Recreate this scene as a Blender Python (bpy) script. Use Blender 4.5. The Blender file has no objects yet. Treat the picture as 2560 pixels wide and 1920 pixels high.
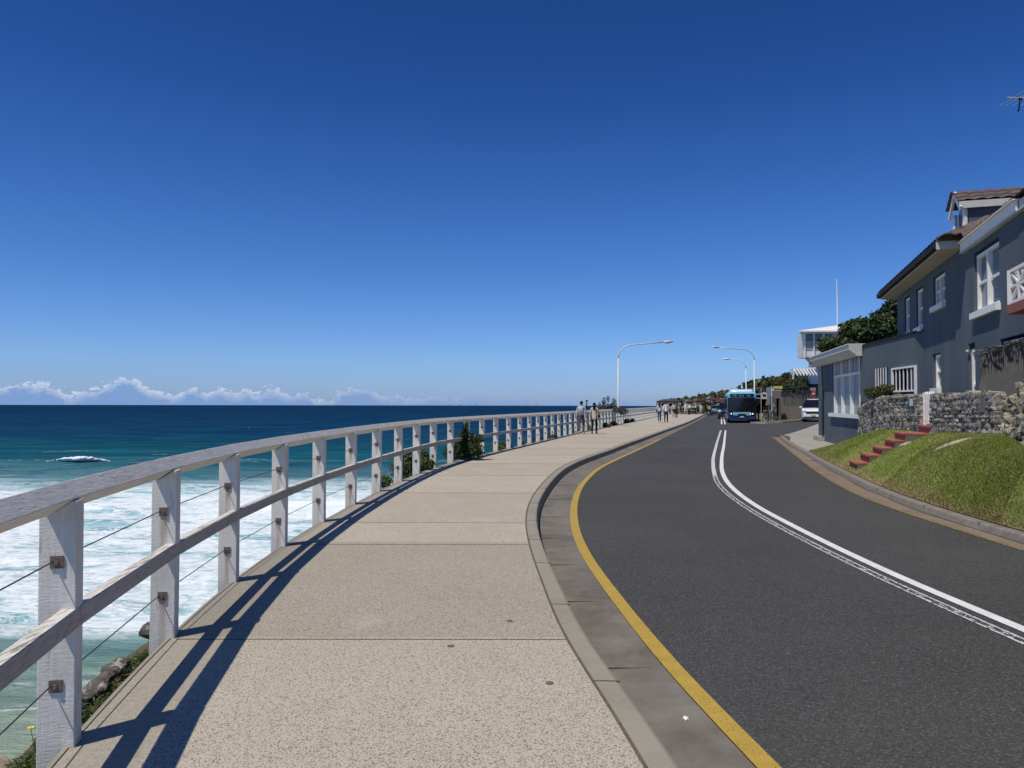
import bpy, bmesh, math, random
import numpy as np
from mathutils import Matrix, Vector
random.seed(7); np.random.seed(7)
R=math.radians; PI=math.pi
sc=bpy.context.scene; COL=sc.collection
# ---------------- camera ----------------
EH=1.55; FPX=1923.0; PITCH=math.atan(50/FPX); ROLL=0.0022
cd=bpy.data.cameras.new('camera'); cam=bpy.data.objects.new('camera',cd); COL.objects.link(cam)
cd.sensor_width=36; cd.lens=36*FPX/2560; cd.clip_start=.05; cd.clip_end=30000
cam.matrix_world=Matrix.Translation((0,0,EH))@Matrix.Rotation(PI/2+PITCH,4,'X')@Matrix.Rotation(ROLL,4,'Z')
sc.camera=cam
sc.view_settings.view_transform='Standard'; sc.view_settings.look='None'; sc.view_settings.gamma=1
sc.view_settings.exposure=0.0
# ---------------- sun ----------------
SUN=Vector((-.391,-.34,1.0)).normalized()
sl=bpy.data.lights.new('sun','SUN'); sl.energy=3.75; sl.angle=R(.53); sl.color=(1,.93,.81)
so=bpy.data.objects.new('sun',sl); COL.objects.link(so); so.rotation_euler=SUN.to_track_quat('Z','Y').to_euler(); so.location=(0,0,60)
# ---------------- node helpers ----------------
class NT:
    def __init__(s,tree): s.t=tree; s.n=tree.nodes; s.l=tree.links
    def new(s,ty,**k):
        n=s.n.new(ty)
        for a,b in k.items(): setattr(n,a,b)
        return n
    def link(s,a,b): s.l.new(a,b)
    def val(s,sock,v):
        if isinstance(v,bpy.types.NodeSocket): s.l.new(v,sock)
        else:
            if hasattr(sock,'default_value'):
                try: sock.default_value=v
                except Exception: sock.default_value=(*v,1) if len(v)==3 else v
    def math(s,op,a,b=0,c=0,clamp=False):
        n=s.new('ShaderNodeMath',operation=op); n.use_clamp=clamp
        s.val(n.inputs[0],a); s.val(n.inputs[1],b)
        if len(n.inputs)>2: s.val(n.inputs[2],c)
        return n.outputs[0]
    def mix(s,f,a,b,mode='MIX'):
        n=s.new('ShaderNodeMix',data_type='RGBA',blend_type=mode)
        s.val(n.inputs[0],f); s.val(n.inputs[6],c4(a)); s.val(n.inputs[7],c4(b)); return n.outputs[2]
    def ramp(s,f,stops,interp='LINEAR'):
        n=s.new('ShaderNodeValToRGB'); n.color_ramp.interpolation=interp
        e=n.color_ramp.elements
        while len(e)<len(stops): e.new(.5)
        for el,(p,c) in zip(e,stops): el.position=p; el.color=c4(c) if not isinstance(c,(int,float)) else (c,c,c,1)
        s.val(n.inputs[0],f); return n.outputs[0]
    def noise(s,vec,scale,detail=4,rough=.55,dist=0,dim='3D'):
        n=s.new('ShaderNodeTexNoise',noise_dimensions=dim)
        if vec is not None: s.link(vec,n.inputs['Vector'])
        n.inputs['Scale'].default_value=scale; n.inputs['Detail'].default_value=detail
        n.inputs['Roughness'].default_value=rough; n.inputs['Distortion'].default_value=dist
        return n.outputs[0]
    def voro(s,vec,scale,feature='F1'):
        n=s.new('ShaderNodeTexVoronoi',feature=feature)
        if vec is not None: s.link(vec,n.inputs['Vector'])
        n.inputs['Scale'].default_value=scale; return n
    def maprange(s,v,a,b,c=0,d=1,smooth=False):
        n=s.new('ShaderNodeMapRange'); n.clamp=True
        if smooth: n.interpolation_type='SMOOTHSTEP'
        for i,x in enumerate((v,a,b,c,d)): s.val(n.inputs[i],x)
        return n.outputs[0]
    def mapping(s,vec,sc=(1,1,1),loc=(0,0,0),rot=(0,0,0)):
        n=s.new('ShaderNodeMapping'); s.link(vec,n.inputs[0]); n.inputs['Scale'].default_value=sc
        n.inputs['Location'].default_value=loc; n.inputs['Rotation'].default_value=rot; return n.outputs[0]
    def sep(s,v):
        n=s.new('ShaderNodeSeparateXYZ'); s.link(v,n.inputs[0]); return n.outputs
    def comb(s,x,y,z):
        n=s.new('ShaderNodeCombineXYZ'); s.val(n.inputs[0],x); s.val(n.inputs[1],y); s.val(n.inputs[2],z); return n.outputs[0]
def c4(c):
    if isinstance(c,bpy.types.NodeSocket): return c
    if isinstance(c,(int,float)): return (c,c,c,1)
    return (*c,1) if len(c)==3 else tuple(c)
def S(*rgb):   # sRGB 0-255 -> linear
    return tuple((v/255/12.92 if v/255<=.04045 else ((v/255+.055)/1.055)**2.4) for v in rgb)
# ---------------- world ----------------
w=bpy.data.worlds.new('World'); sc.world=w; w.use_nodes=True
nt=NT(w.node_tree); nt.n.clear()
sky=nt.new('ShaderNodeTexSky',sky_type='NISHITA'); sky.sun_disc=False
sky.sun_elevation=math.asin(SUN.z); sky.sun_rotation=math.atan2(SUN.x,SUN.y)%(2*PI)
sky.altitude=0; sky.air_density=1.0; sky.dust_density=.35; sky.ozone_density=3.0
tc=nt.new('ShaderNodeTexCoord'); d=nt.sep(tc.outputs['Generated'])
hy=nt.math('SQRT',nt.math('ADD',nt.math('MULTIPLY',d[0],d[0]),nt.math('MULTIPLY',d[1],d[1])))
el=nt.math('MULTIPLY',nt.math('ARCTAN2',d[2],hy),180/PI)            # elevation, degrees
az=nt.math('MULTIPLY',nt.math('ARCTAN2',d[0],d[1]),180/PI)          # azimuth, degrees
# deepen the blue above the horizon band, like the clear dry air of the place
hs=nt.new('ShaderNodeHueSaturation'); nt.link(sky.outputs[0],hs.inputs['Color']); hs.inputs['Saturation'].default_value=1.12; hs.inputs['Value'].default_value=1
deep=nt.mix(1.0,hs.outputs[0],nt.ramp(nt.math('MULTIPLY',el,1/60),[(0,(.50,.72,1.42)),(.03,(.50,.73,1.35)),(.053,(.51,.744,1.30)),(.153,(.389,.623,1.078)),(.257,(.288,.525,.949)),(.36,(.191,.415,.823)),(.462,(.16,.376,.734)),(1,(.15,.34,.62))]),'MULTIPLY')
# low bank of cumulus far out over the sea
v1=nt.comb(nt.math('MULTIPLY',az,.32),nt.math('MULTIPLY',el,.12),3.1)
big=nt.noise(v1,1.0,2,.5)
v2=nt.comb(nt.math('MULTIPLY',az,1.15),nt.math('MULTIPLY',el,1.9),7.7)
fine=nt.noise(v2,1.6,7,.6,.35)
fade=nt.maprange(az,-34,2,1.0,.36)
puff=nt.maprange(big,.36,.66,0,1)
top=nt.math('MULTIPLY',nt.math('ADD',.62,nt.math('MULTIPLY',puff,1.45)),fade)
top=nt.math('ADD',top,nt.math('MULTIPLY',nt.math('SUBTRACT',fine,.5),nt.math('MULTIPLY',2.1,fade)))
inside=nt.maprange(nt.math('SUBTRACT',top,el),-.02,.22,0,1,True)
crown=nt.math('MULTIPLY',nt.maprange(nt.math('SUBTRACT',top,el),.0,.75,1,0),inside)
crown=nt.math('MULTIPLY',crown,nt.maprange(fine,.40,.56,.25,1.0))
crown=nt.math('MULTIPLY',crown,nt.maprange(az,-18,-2,1,.22))
kd=10.0
body=nt.mix(crown,tuple(v*kd for v in S(124,158,210)),tuple(v*kd for v in S(228,234,244)))
west=nt.maprange(az,14,34,1,0)
msk=nt.math('MULTIPLY',nt.math('MULTIPLY',inside,west),nt.maprange(az,-30,12,.92,.5))
out=nt.mix(msk,deep,body)
bg=nt.new('ShaderNodeBackground'); nt.link(out,bg.inputs[0]); bg.inputs[1].default_value=.1
wo=nt.new('ShaderNodeOutputWorld'); nt.link(bg.outputs[0],wo.inputs[0])
# ---------------- materials ----------------
def mat(name):
    m=bpy.data.materials.new(name); m.use_nodes=True; t=NT(m.node_tree)
    b=m.node_tree.nodes['Principled BSDF']; return m,t,b
def pos(t): return t.new('ShaderNodeNewGeometry').outputs['Position']
def objc(t): return t.new('ShaderNodeTexCoord').outputs['Object']
def bump(t,b,h,strength=.4,dist=.01):
    n=t.new('ShaderNodeBump'); n.inputs['Strength'].default_value=strength; n.inputs['Distance'].default_value=dist
    t.val(n.inputs['Height'],h); t.link(n.outputs[0],b.inputs['Normal'])
def island(t): return t.new('ShaderNodeNewGeometry').outputs['Random Per Island']
def pm(name,c1,c2=None,scale=3,rough=.75,spec=.3,bs=0,bstr=.4,bd=.01,stretch=None,c3=None,isl=None,metal=0,detail=5,co='pos',coat=0):
    """base colour mottled between c1 and c2 by noise (c3: spots), optional per-island value jitter and bump"""
    m,t,b=mat(name); v=pos(t) if co=='pos' else objc(t)
    if stretch: v=t.mapping(v,stretch)
    c=c4(c1)
    if c2 is not None:
        c=t.mix(t.maprange(t.noise(v,scale,detail,.6),.32,.68),c1,c2)
    if c3 is not None:
        c=t.mix(t.maprange(t.noise(v,scale*3.7,4,.7),.58,.72),c,c3)
    if isl:
        c=t.mix(1.0,c,t.ramp(island(t),[(0,(1-isl,)*3),(1,(1+isl,)*3)]),'MULTIPLY')
    t.val(b.inputs['Base Color'],c); b.inputs['Roughness'].default_value=rough
    b.inputs['Specular IOR Level'].default_value=spec; b.inputs['Metallic'].default_value=metal
    b.inputs['Coat Weight'].default_value=coat
    if bs: bump(t,b,t.noise(v,bs,5,.65),bstr,bd)
    return m
M={}
# painted weathered posts: rough-sawn cream paint, grain, rust streaks below the plates on some
def post_mat(name,rusty=True,horizontal=False,worn=.0):
    m,t,b=mat(name); o=objc(t) if not horizontal else pos(t)
    info=t.new('ShaderNodeObjectInfo').outputs['Random']
    ov=t.new('ShaderNodeVectorMath',operation='ADD'); t.link(o,ov.inputs[0]); t.link(t.comb(t.math('MULTIPLY',info,37),t.math('MULTIPLY',info,11),0),ov.inputs[1])
    ov=ov.outputs[0]
    st=(60,60,6) if not horizontal else (40,7,40)
    grain=t.noise(t.mapping(ov,st),1,5,.65)
    dirt=t.noise(ov,5,5,.6)
    c=t.mix(t.maprange(grain,.35,.7),(.70,.67,.60),(.80,.775,.71))
    c=t.mix(t.math('MULTIPLY',t.maprange(dirt,.5,.8),.5),c,(.40,.38,.32))
    c=t.mix(t.math('MULTIPLY',t.maprange(t.noise(t.mapping(ov,(25,25,3)),1,4,.7),.62,.72),.55),c,(.32,.30,.26))
    if worn>0:
        up=t.sep(t.new('ShaderNodeNewGeometry').outputs['Normal'])[2]
        if worn>.5: c=t.mix(t.maprange(up,.2,.7,.8,.15),c,t.mix(t.maprange(t.noise(t.mapping(ov,(14,3,14)),1,5,.7),.35,.65),(.30,.275,.25),(.40,.37,.34)))
        flake=t.maprange(t.noise(t.mapping(ov,(60,5,60)),1,6,.75),.52,.58)
        c=t.mix(t.math('MULTIPLY',flake,t.maprange(up,-.2,.6,worn*.35,worn)),c,(.20,.17,.15))
    if rusty:
        s=t.sep(o)
        near=t.maprange(t.math('ABSOLUTE',t.math('ADD',s[0],t.math('MULTIPLY',t.math('SUBTRACT',t.noise(t.mapping(o,(1,1,8)),1,2),.5),.03))),.006,.03,1,0)
        a=t.math('MULTIPLY',t.maprange(s[2],.83,.82,0,1),t.maprange(s[2],.45,.8,0,1))
        bb=t.math('MULTIPLY',t.maprange(s[2],.29,.27,0,1),t.maprange(s[2],-.15,.25,0,1))
        k=t.math('MULTIPLY',near,t.math('ADD',a,bb))
        k=t.math('MULTIPLY',k,t.maprange(info,.45,.6,0,.85))
        k=t.math('MULTIPLY',k,t.maprange(t.noise(t.mapping(ov,(40,40,5)),1,4),.3,.6,.3,1))
        c=t.mix(k,c,(.33,.17,.05))
    t.val(b.inputs['Base Color'],c); b.inputs['Roughness'].default_value=.7; b.inputs['Specular IOR Level'].default_value=.25
    sw=t.noise(t.mapping(ov,(30,30,160) if not horizontal else (90,8,90)),1,3,.6)
    bump(t,b,t.math('ADD',t.math('MULTIPLY',grain,.6),t.math('MULTIPLY',sw,.6)),.9,.004)
    return m
M['post']=post_mat('painted_post'); M['toprail']=post_mat('painted_rail',False,True,.12); M['midrail']=post_mat('worn_rail',False,True,.85)
M['rust']=pm('rusty_plate',(.13,.095,.07),(.22,.17,.13),60,.7,.4,bs=200,bstr=.3,bd=.002,c3=(.05,.03,.02))
M['cable']=pm('cable',(.07,.075,.08),(.12,.12,.12),40,.5,.5,metal=.6)
M['galv']=pm('galvanised_pole',(.50,.54,.54),(.60,.64,.63),3,.5,.4,metal=.15)
M['lampglass']=pm('lamp_head',(.10,.12,.14),(.2,.22,.24),8,.3,.5)
# exposed aggregate footpath, UV = (metres along, metres from the fence)
def path_mat():
    m,t,b=mat('exposed_aggregate'); P=pos(t); uv=t.new('ShaderNodeUVMap').outputs[0]; s=t.sep(uv)
    ag=t.voro(P,150); agc=t.sep(ag.outputs['Color'])[0]
    base=t.mix(t.maprange(t.noise(P,.9,5,.6),.3,.7),(.42,.365,.285),(.475,.42,.34))
    c=t.mix(t.maprange(t.noise(P,120,3,.75),.46,.60,0,.75),base,(.62,.57,.48))
    c=t.mix(t.math('MULTIPLY',t.maprange(agc,.76,.84),.85),c,(.16,.145,.125))
    c=t.mix(t.math('MULTIPLY',t.maprange(agc,.12,.06),.5),c,(.30,.22,.15))
    # smoother grey edging slab under the fence
    edge=t.maprange(t.math('ADD',s[1],t.math('MULTIPLY',t.math('SUBTRACT',t.noise(P,6,3),.5),.03)),.36,.38,1,0)
    grey=t.mix(t.maprange(t.noise(P,30,6,.7),.35,.65),(.27,.245,.20),(.40,.365,.30))
    c=t.mix(t.math('MULTIPLY',edge,.8),c,grey)
    slab=t.ramp(t.math('MULTIPLY',t.sep(P)[1],1/60),[(0,1.0),(5.09/60,.84),(8.5/60,1.03),(10.06/60,.97),(13.4/60,1.04),(16.7/60,.98),(20/60,1.03),(23.4/60,.97),(27/60,1.02),(31/60,.98),(40/60,1.02)],'CONSTANT')
    c=t.mix(1.0,c,slab,'MULTIPLY')
    # salt/wear blotches
    c=t.mix(t.math('MULTIPLY',t.maprange(t.noise(t.mapping(P,(1.4,.6,1)),1.1,6,.65),.58,.75),.35),c,(.62,.57,.49))
    c=t.mix(t.math('MULTIPLY',t.maprange(t.noise(P,2.6,6,.7,.5),.62,.72),.22),c,(.22,.2,.17))
    t.val(b.inputs['Base Color'],c); b.inputs['Roughness'].default_value=.85; b.inputs['Specular IOR Level'].default_value=.2
    bump(t,b,t.math('ADD',t.math('MULTIPLY',ag.outputs['Distance'],1.0),t.noise(P,60,4,.7)),.5,.004)
    return m
M['path']=path_mat()
def conc(name,c1,c2,stain=(.10,.09,.08),st=.5,sc_=3):
    m,t,b=mat(name); P=pos(t)
    c=t.mix(t.maprange(t.noise(P,sc_,7,.65),.3,.7),c1,c2)
    c=t.mix(t.math('MULTIPLY',t.maprange(t.noise(P,sc_*.35,6,.7,.4),.5,.72),st),c,stain)
    c=t.mix(t.maprange(t.noise(P,220,2,.8),.35,.7,0,.35),c,tuple(v*.5 for v in c1))
    t.val(b.inputs['Base Color'],c); b.inputs['Roughness'].default_value=.85; b.inputs['Specular IOR Level'].default_value=.2
    bump(t,b,t.noise(P,90,6,.7),.4,.004); return m
M['kerb']=conc('kerb_concrete',(.30,.275,.215),(.36,.335,.27),(.2,.185,.15),.5,4)
M['gutter']=conc('gutter_concrete',(.14,.125,.105),(.26,.24,.205),(.085,.075,.066),.8,2.4)
M['gutter2']=conc('rusty_gutter_concrete',(.19,.155,.12),(.29,.23,.175),(.22,.13,.07),.7,2)
M['kerb2']=conc('weathered_kerb',(.20,.18,.155),(.30,.275,.235),(.10,.085,.075),.6,5)
M['drive']=conc('driveway_concrete',(.33,.31,.265),(.42,.40,.35),(.22,.19,.16),.6,1.5)
M['joint']=pm('dark_joint',(.10,.085,.06),(.16,.14,.10),20,.95,.1)
M['render_c']=conc('cement_render',(.16,.145,.12),(.22,.20,.17),(.08,.075,.06),.8,1.2)
# asphalt
def asph():
    m,t,b=mat('asphalt'); P=pos(t)
    c=t.mix(t.maprange(t.noise(P,.28,7,.62),.3,.7),(.053,.051,.047),(.075,.073,.067))
    v=t.voro(P,110); vc=t.sep(v.outputs['Color'])[0]
    c=t.mix(t.maprange(vc,.82,.95,0,.65),c,(.15,.15,.145))
    c=t.mix(t.maprange(vc,.25,.05,0,.7),c,(.022,.022,.022))
    c=t.mix(t.maprange(t.voro(P,9).outputs['Distance'],.05,.03,0,.6),c,(.3,.29,.27))
    c=t.mix(t.math('MULTIPLY',t.maprange(t.noise(t.mapping(P,(.5,.12,1)),1.5,5,.65),.55,.75),.25),c,(.045,.044,.042))
    t.val(b.inputs['Base Color'],c); b.inputs['Roughness'].default_value=.78; b.inputs['Specular IOR Level'].default_value=.3
    bump(t,b,t.math('ADD',v.outputs['Distance'],t.noise(P,60,4,.7)),.5,.005)
    return m
M['asphalt']=asph()
def paint(name,col,wear,ridge=0):
    m,t,b=mat(name); P=pos(t)
    n=t.noise(P,55,6,.75)
    k=t.maprange(n,wear,wear+.06,0,1)
    if ridge:
        uv=t.sep(t.new('ShaderNodeUVMap').outputs[0])
        ed=t.maprange(t.math('ABSOLUTE',t.math('SUBTRACT',uv[1],.05)),.022,.034,0,1)
        cell=t.noise(t.comb(t.math('MULTIPLY',uv[0],9),t.math('MULTIPLY',uv[1],30),0),1,4,.7)
        r=t.math('MAXIMUM',t.math('MULTIPLY',ed,t.maprange(t.noise(P,26,4,.75),.40,.47,0,1)),t.maprange(cell,.54,.58,0,1))
        k=t.math('MULTIPLY',k,t.math('MAXIMUM',r,t.maprange(uv[0],24.5,25.5,0,1)))
    c=t.mix(k,(.055,.055,.053),t.mix(t.maprange(t.noise(P,7,4),.3,.7),col,tuple(v*.84 for v in col)))
    t.val(b.inputs['Base Color'],c); b.inputs['Roughness'].default_value=.6; b.inputs['Specular IOR Level'].default_value=.3
    bump(t,b,n,.3,.004); return m
M['white_line']=paint('white_line',(.80,.80,.78),.33); M['white_worn']=paint('white_line_worn',(.72,.72,.70),.40,1)
M['yellow']=paint('yellow_line',(.50,.335,.055),.36); M['yellow_worn']=paint('yellow_line_worn',(.42,.31,.09),.47)
M['faint']=paint('faded_arrow',(.2,.2,.2),.45)
# house
def house_mat(name,a,b_,streak=.5):
    m,t,b=mat(name); P=pos(t)
    c=t.mix(t.maprange(t.noise(P,.9,5,.6),.3,.7),a,b_)
    c=t.mix(t.math('MULTIPLY',t.maprange(t.noise(t.mapping(P,(1.6,1.6,.25)),1,6,.6),.45,.75),streak),c,tuple(v*1.35 for v in b_))
    c=t.mix(t.math('MULTIPLY',t.maprange(t.noise(t.mapping(P,(3,3,.5)),1.7,6,.7),.55,.75),.4),c,tuple(v*.6 for v in a))
    t.val(b.inputs['Base Color'],c); b.inputs['Roughness'].default_value=.8; b.inputs['Specular IOR Level'].default_value=.2
    bump(t,b,t.noise(P,45,6,.7),.35,.008); return m
M['house']=house_mat('blue_grey_render',(.082,.104,.124),(.108,.131,.152),.4)
M['white']=pm('white_paint',(.78,.77,.72),(.86,.85,.80),6,.5,.4)
M['offwhite']=pm('offwhite_paint',(.50,.50,.48),(.60,.60,.57),5,.55,.3)
M['cream']=pm('cream_soffit',(.46,.42,.33),(.55,.5,.4),3,.7,.2)
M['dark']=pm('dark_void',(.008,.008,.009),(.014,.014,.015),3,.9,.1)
M['gutter_dark']=pm('dark_metal_gutter',(.02,.022,.026),(.03,.033,.038),5,.85,.15)
M['tile']=pm('terracotta_tiles',(.085,.062,.052),(.15,.115,.098),7,.7,.3,bs=40,bstr=.4,bd=.01,c3=(.26,.23,.21))
M['glass']=pm('window_glass',(.05,.075,.09),(.09,.12,.14),1.2,.06,.8)
M['blind']=pm('blue_shutter',(.10,.16,.26),(.14,.21,.33),4,.6,.3)
M['curtain']=pm('pale_curtain',(.22,.29,.33),(.30,.37,.40),2,.35,.6)
M['pipe']=pm('slate_pipe',(.05,.08,.10),(.07,.10,.12),4,.5,.4)
M['redbrick']=pm('red_painted_brick',(.33,.10,.07),(.42,.155,.11),9,.75,.25,bs=50,bstr=.3,bd=.004,c3=(.26,.08,.055))
M['brownslab']=pm('brown_slab',(.26,.09,.06),(.34,.13,.09),5,.7,.3)
def stone_mat(name,a,b_,c_,isl=.45):
    m,t,b=mat(name); P=pos(t)
    r=island(t)
    c=t.ramp(r,[(0,a),(.45,b_),(1,c_)])
    c=t.mix(t.math('MULTIPLY',t.maprange(t.noise(P,9,6,.7),.45,.65),.75),c,(.045,.042,.038))
    c=t.mix(t.math('MULTIPLY',t.maprange(t.noise(P,11,5,.72,1),.53,.62),.85),c,(.58,.56,.50))
    t.val(b.inputs['Base Color'],c); b.inputs['Roughness'].default_value=.9; b.inputs['Specular IOR Level'].default_value=.15
    bump(t,b,t.noise(P,28,7,.75),.8,.02); return m
M['stone']=stone_mat('sandstone_rubble',(.12,.105,.085),(.24,.215,.18),(.44,.41,.35))
M['rockpile']=stone_mat('honey_rubble',(.20,.175,.12),(.28,.24,.165),(.38,.33,.24))
M['mortar']=pm('mortar',(.05,.045,.04),(.11,.10,.085),12,.95,.1,bs=30,bstr=.6,bd=.02)
M['rock']=stone_mat('dark_shore_rock',(.05,.045,.04),(.10,.085,.08),(.16,.14,.125))
M['cliff']=pm('cliff_soil',(.10,.085,.05),(.16,.14,.10),2,.95,.1,c3=(.05,.065,.02),bs=8,bstr=.8,bd=.08)
M['brush']=pm('brushwood',(.07,.065,.06),(.22,.205,.19),40,.9,.1,stretch=(1,1,.05),bs=60,bstr=.9,bd=.02)
M['paling']=pm('old_paling',(.09,.083,.07),(.21,.195,.165),9,.9,.1,stretch=(1,1,.12),c3=(.2,.19,.16),bs=30,bstr=.5)
M['brownwall']=pm('brown_rendered_wall',(.20,.165,.14),(.235,.2,.17),2,.85,.2)
# vegetation
def leaf(name,cols,trans=.25,rough=.5,spec=.3):
    m,t,b=mat(name); r=island(t)
    c=t.ramp(r,[(i/(len(cols)-1),c) for i,c in enumerate(cols)])
    t.val(b.inputs['Base Color'],c); b.inputs['Roughness'].default_value=rough; b.inputs['Specular IOR Level'].default_value=spec
    tr=t.new('ShaderNodeBsdfTranslucent'); t.val(tr.inputs[0],c)
    mx=t.new('ShaderNodeMixShader'); mx.inputs[0].default_value=trans
    t.link(b.outputs[0],mx.inputs[1]); t.link(tr.outputs[0],mx.inputs[2]); t.link(mx.outputs[0],t.n['Material Output'].inputs[0]); return m
M['leaf']=leaf('glossy_leaves',[(.020,.035,.012),(.045,.075,.022),(.09,.125,.035),(.03,.055,.018)])
M['leaf_dk']=leaf('dark_leaves',[(.012,.022,.012),(.03,.05,.02),(.055,.085,.03)],.2)
M['leaf_ol']=leaf('olive_leaves',[(.06,.065,.02),(.12,.10,.03),(.09,.11,.03),(.04,.05,.02)],.2)
M['leaf_hill']=leaf('hill_scrub',[(.03,.045,.02),(.065,.085,.03),(.10,.11,.05),(.04,.055,.03)],.1)
M['leaf_grey']=leaf('coastal_leaves',[(.06,.075,.05),(.10,.125,.075),(.04,.055,.03)],.2)
M['weed']=leaf('roadside_weeds',[(.07,.11,.025),(.13,.17,.05),(.05,.08,.02)],.3)
M['bark']=pm('bark',(.08,.065,.05),(.14,.12,.09),12,.9,.1,stretch=(1,1,.2))
M['petal']=pm('yellow_petals',(.75,.55,.03),(.8,.65,.06),9,.6,.2)
def grass_m(name,blade):
    m,t,b=mat(name); P=pos(t)
    n=t.noise(P,.55,5,.65); n2=t.noise(t.mapping(P,(1,1,1),(5,3,0)),1.7,5,.7)
    a=(.185,.235,.050); d_=(.29,.295,.11)
    c=t.mix(t.maprange(n,.40,.66),a,d_)
    s=t.sep(P)
    # dry, straw coloured strip beside the kerb
    uv=t.sep(t.new('ShaderNodeUVMap').outputs[0])
    dry=t.math('ADD',t.maprange(t.math('ADD',uv[0],t.math('MULTIPLY',t.math('SUBTRACT',n2,.5),.25)),.02,.10,1,0),t.math('MULTIPLY',t.maprange(n2,.58,.68,0,.8),t.maprange(uv[0],.35,.7,.0,1)),clamp=True)
    c=t.mix(dry,c,(.30,.25,.12))
    if blade:
        c=t.mix(1.0,c,t.ramp(island(t),[(0,(.55,.6,.55)),(.8,(1.15,1.15,1.1)),(1,(1.9,1.7,1.6))]),'MULTIPLY')
    t.val(b.inputs['Base Color'],c); b.inputs['Roughness'].default_value=.8; b.inputs['Specular IOR Level'].default_value=.12
    if not blade: bump(t,b,t.noise(P,40,5,.8),.9,.03)
    return m
M['lawn']=grass_m('lawn_ground',False); M['blade']=grass_m('grass_blades',True)
M['verge']=pm('verge_ground',(.10,.11,.035),(.17,.15,.08),3,.95,.1,bs=20,bstr=.5,bd=.02)
M['hill']=pm('hill_ground',(.055,.07,.03),(.11,.11,.06),.05,.95,.1,c3=(.20,.18,.13))
# ---------------- mesh builder ----------------
def wloc(o):
    v=Vector((0,0,0))
    while o is not None: v=v+o.location; o=o.parent
    return v
class MB:
    def __init__(s): s.v=[]; s.f=[]; s.uv=None
    def add(s,vs,fs):
        o=len(s.v); s.v+= [tuple(p) for p in vs]; s.f+=[tuple(i+o for i in f) for f in fs]; return s
    def box(s,c,d,rz=0,M4=None):
        x,y,z=[k/2 for k in d]; vs=[(a*x,b*y,e*z) for a in(-1,1) for b in(-1,1) for e in(-1,1)]
        m=Matrix.Rotation(rz,3,'Z') if M4 is None else M4
        vs=[tuple(Vector(c)+m@Vector(p)) for p in vs]
        return s.add(vs,[(0,1,3,2),(4,6,7,5),(0,4,5,1),(2,3,7,6),(0,2,6,4),(1,5,7,3)])
    def beam(s,a,b,w,h,up=(0,0,1)):
        a=Vector(a);b=Vector(b);d=(b-a); L=d.length; d.normalize(); up=Vector(up)
        sx=d.cross(up); sx.normalize(); uz=sx.cross(d)
        vs=[]
        for p in(a,b):
            for i,j in((-1,-1),(1,-1),(1,1),(-1,1)): vs.append(p+sx*(i*w/2)+uz*(j*h/2))
        return s.add(vs,[(0,1,2,3),(7,6,5,4),(0,4,5,1),(1,5,6,2),(2,6,7,3),(3,7,4,0)])
    def prism(s,poly,d0,d1,fn):
        n=len(poly); vs=[fn(a,b,d0) for a,b in poly]+[fn(a,b,d1) for a,b in poly]
        return s.add(vs,[tuple(range(n))[::-1],tuple(range(n,2*n))]+[(i,(i+1)%n,n+(i+1)%n,n+i) for i in range(n)])
    def tube(s,pts,rads,n=8,cap=True):
        pts=[Vector(p) for p in pts]
        if not hasattr(rads,'__len__'): rads=[rads]*len(pts)
        rings=[]; ref=None
        for i,p in enumerate(pts):
            d=(pts[min(i+1,len(pts)-1)]-pts[max(i-1,0)]).normalized()
            if ref is None: ref=Vector((1,0,0)) if abs(d.x)<.8 else Vector((0,1,0))
            u=(ref-d*ref.dot(d)).normalized(); v=d.cross(u); ref=u
            rings.append([p+(u*math.cos(2*PI*k/n)+v*math.sin(2*PI*k/n))*rads[i] for k in range(n)])
        vs=[q for r in rings for q in r]; fs=[]
        for i in range(len(pts)-1):
            for k in range(n): fs.append((i*n+k,i*n+(k+1)%n,(i+1)*n+(k+1)%n,(i+1)*n+k))
        if cap: fs+=[tuple(range(n))[::-1],tuple((len(pts)-1)*n+k for k in range(n))]
        return s.add(vs,fs)
    def ico(s,c,r,sub=1,jit=0,sq=(1,1,1),rot=None):
        bm=bmesh.new(); bmesh.ops.create_icosphere(bm,subdivisions=sub,radius=1)
        m=rot or Matrix.Identity(3); vs=[]
        for v in bm.verts:
            q=v.co*(1+random.uniform(-jit,jit)); q=Vector((q.x*sq[0],q.y*sq[1],q.z*sq[2])); vs.append(Vector(c)+m@(q*r))
        fs=[tuple(v.index for v in f.verts) for f in bm.faces]; bm.free(); return s.add(vs,fs)
    def build(s,name,m,parent=None,smooth=False,base=True,uv=None,bevel=0,skipn=False):
        me=bpy.data.meshes.new(name); v=np.array([tuple(p) for p in s.v],dtype=float)
        if parent is not None: loc=wloc(parent)
        elif base:
            loc=Vector(((v[:,0].min()+v[:,0].max())/2,(v[:,1].min()+v[:,1].max())/2,v[:,2].min()))
        else: loc=Vector((0,0,0))
        me.from_pydata((v-np.array(loc)).tolist(),[],s.f); 
        if uv is not None:
            ul=me.uv_layers.new(name='UVMap'); idx=np.zeros(len(me.loops),dtype=np.int32); me.loops.foreach_get('vertex_index',idx)
            ul.data.foreach_set('uv',np.array(uv,dtype=np.float32)[idx].ravel())
        me.materials.append(m if not isinstance(m,str) else M[m])
        if not skipn:
            bm=bmesh.new(); bm.from_mesh(me); bmesh.ops.recalc_face_normals(bm,faces=bm.faces); bm.to_mesh(me); bm.free()
        if smooth: me.polygons.foreach_set('use_smooth',[True]*len(me.polygons))
        o=bpy.data.objects.new(name,me); COL.objects.link(o)
        if parent is None: o.location=loc
        else: o.parent=parent
        if bevel:
            b=o.modifiers.new('b','BEVEL'); b.width=bevel; b.segments=1; b.limit_method='ANGLE'
        return o
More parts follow.
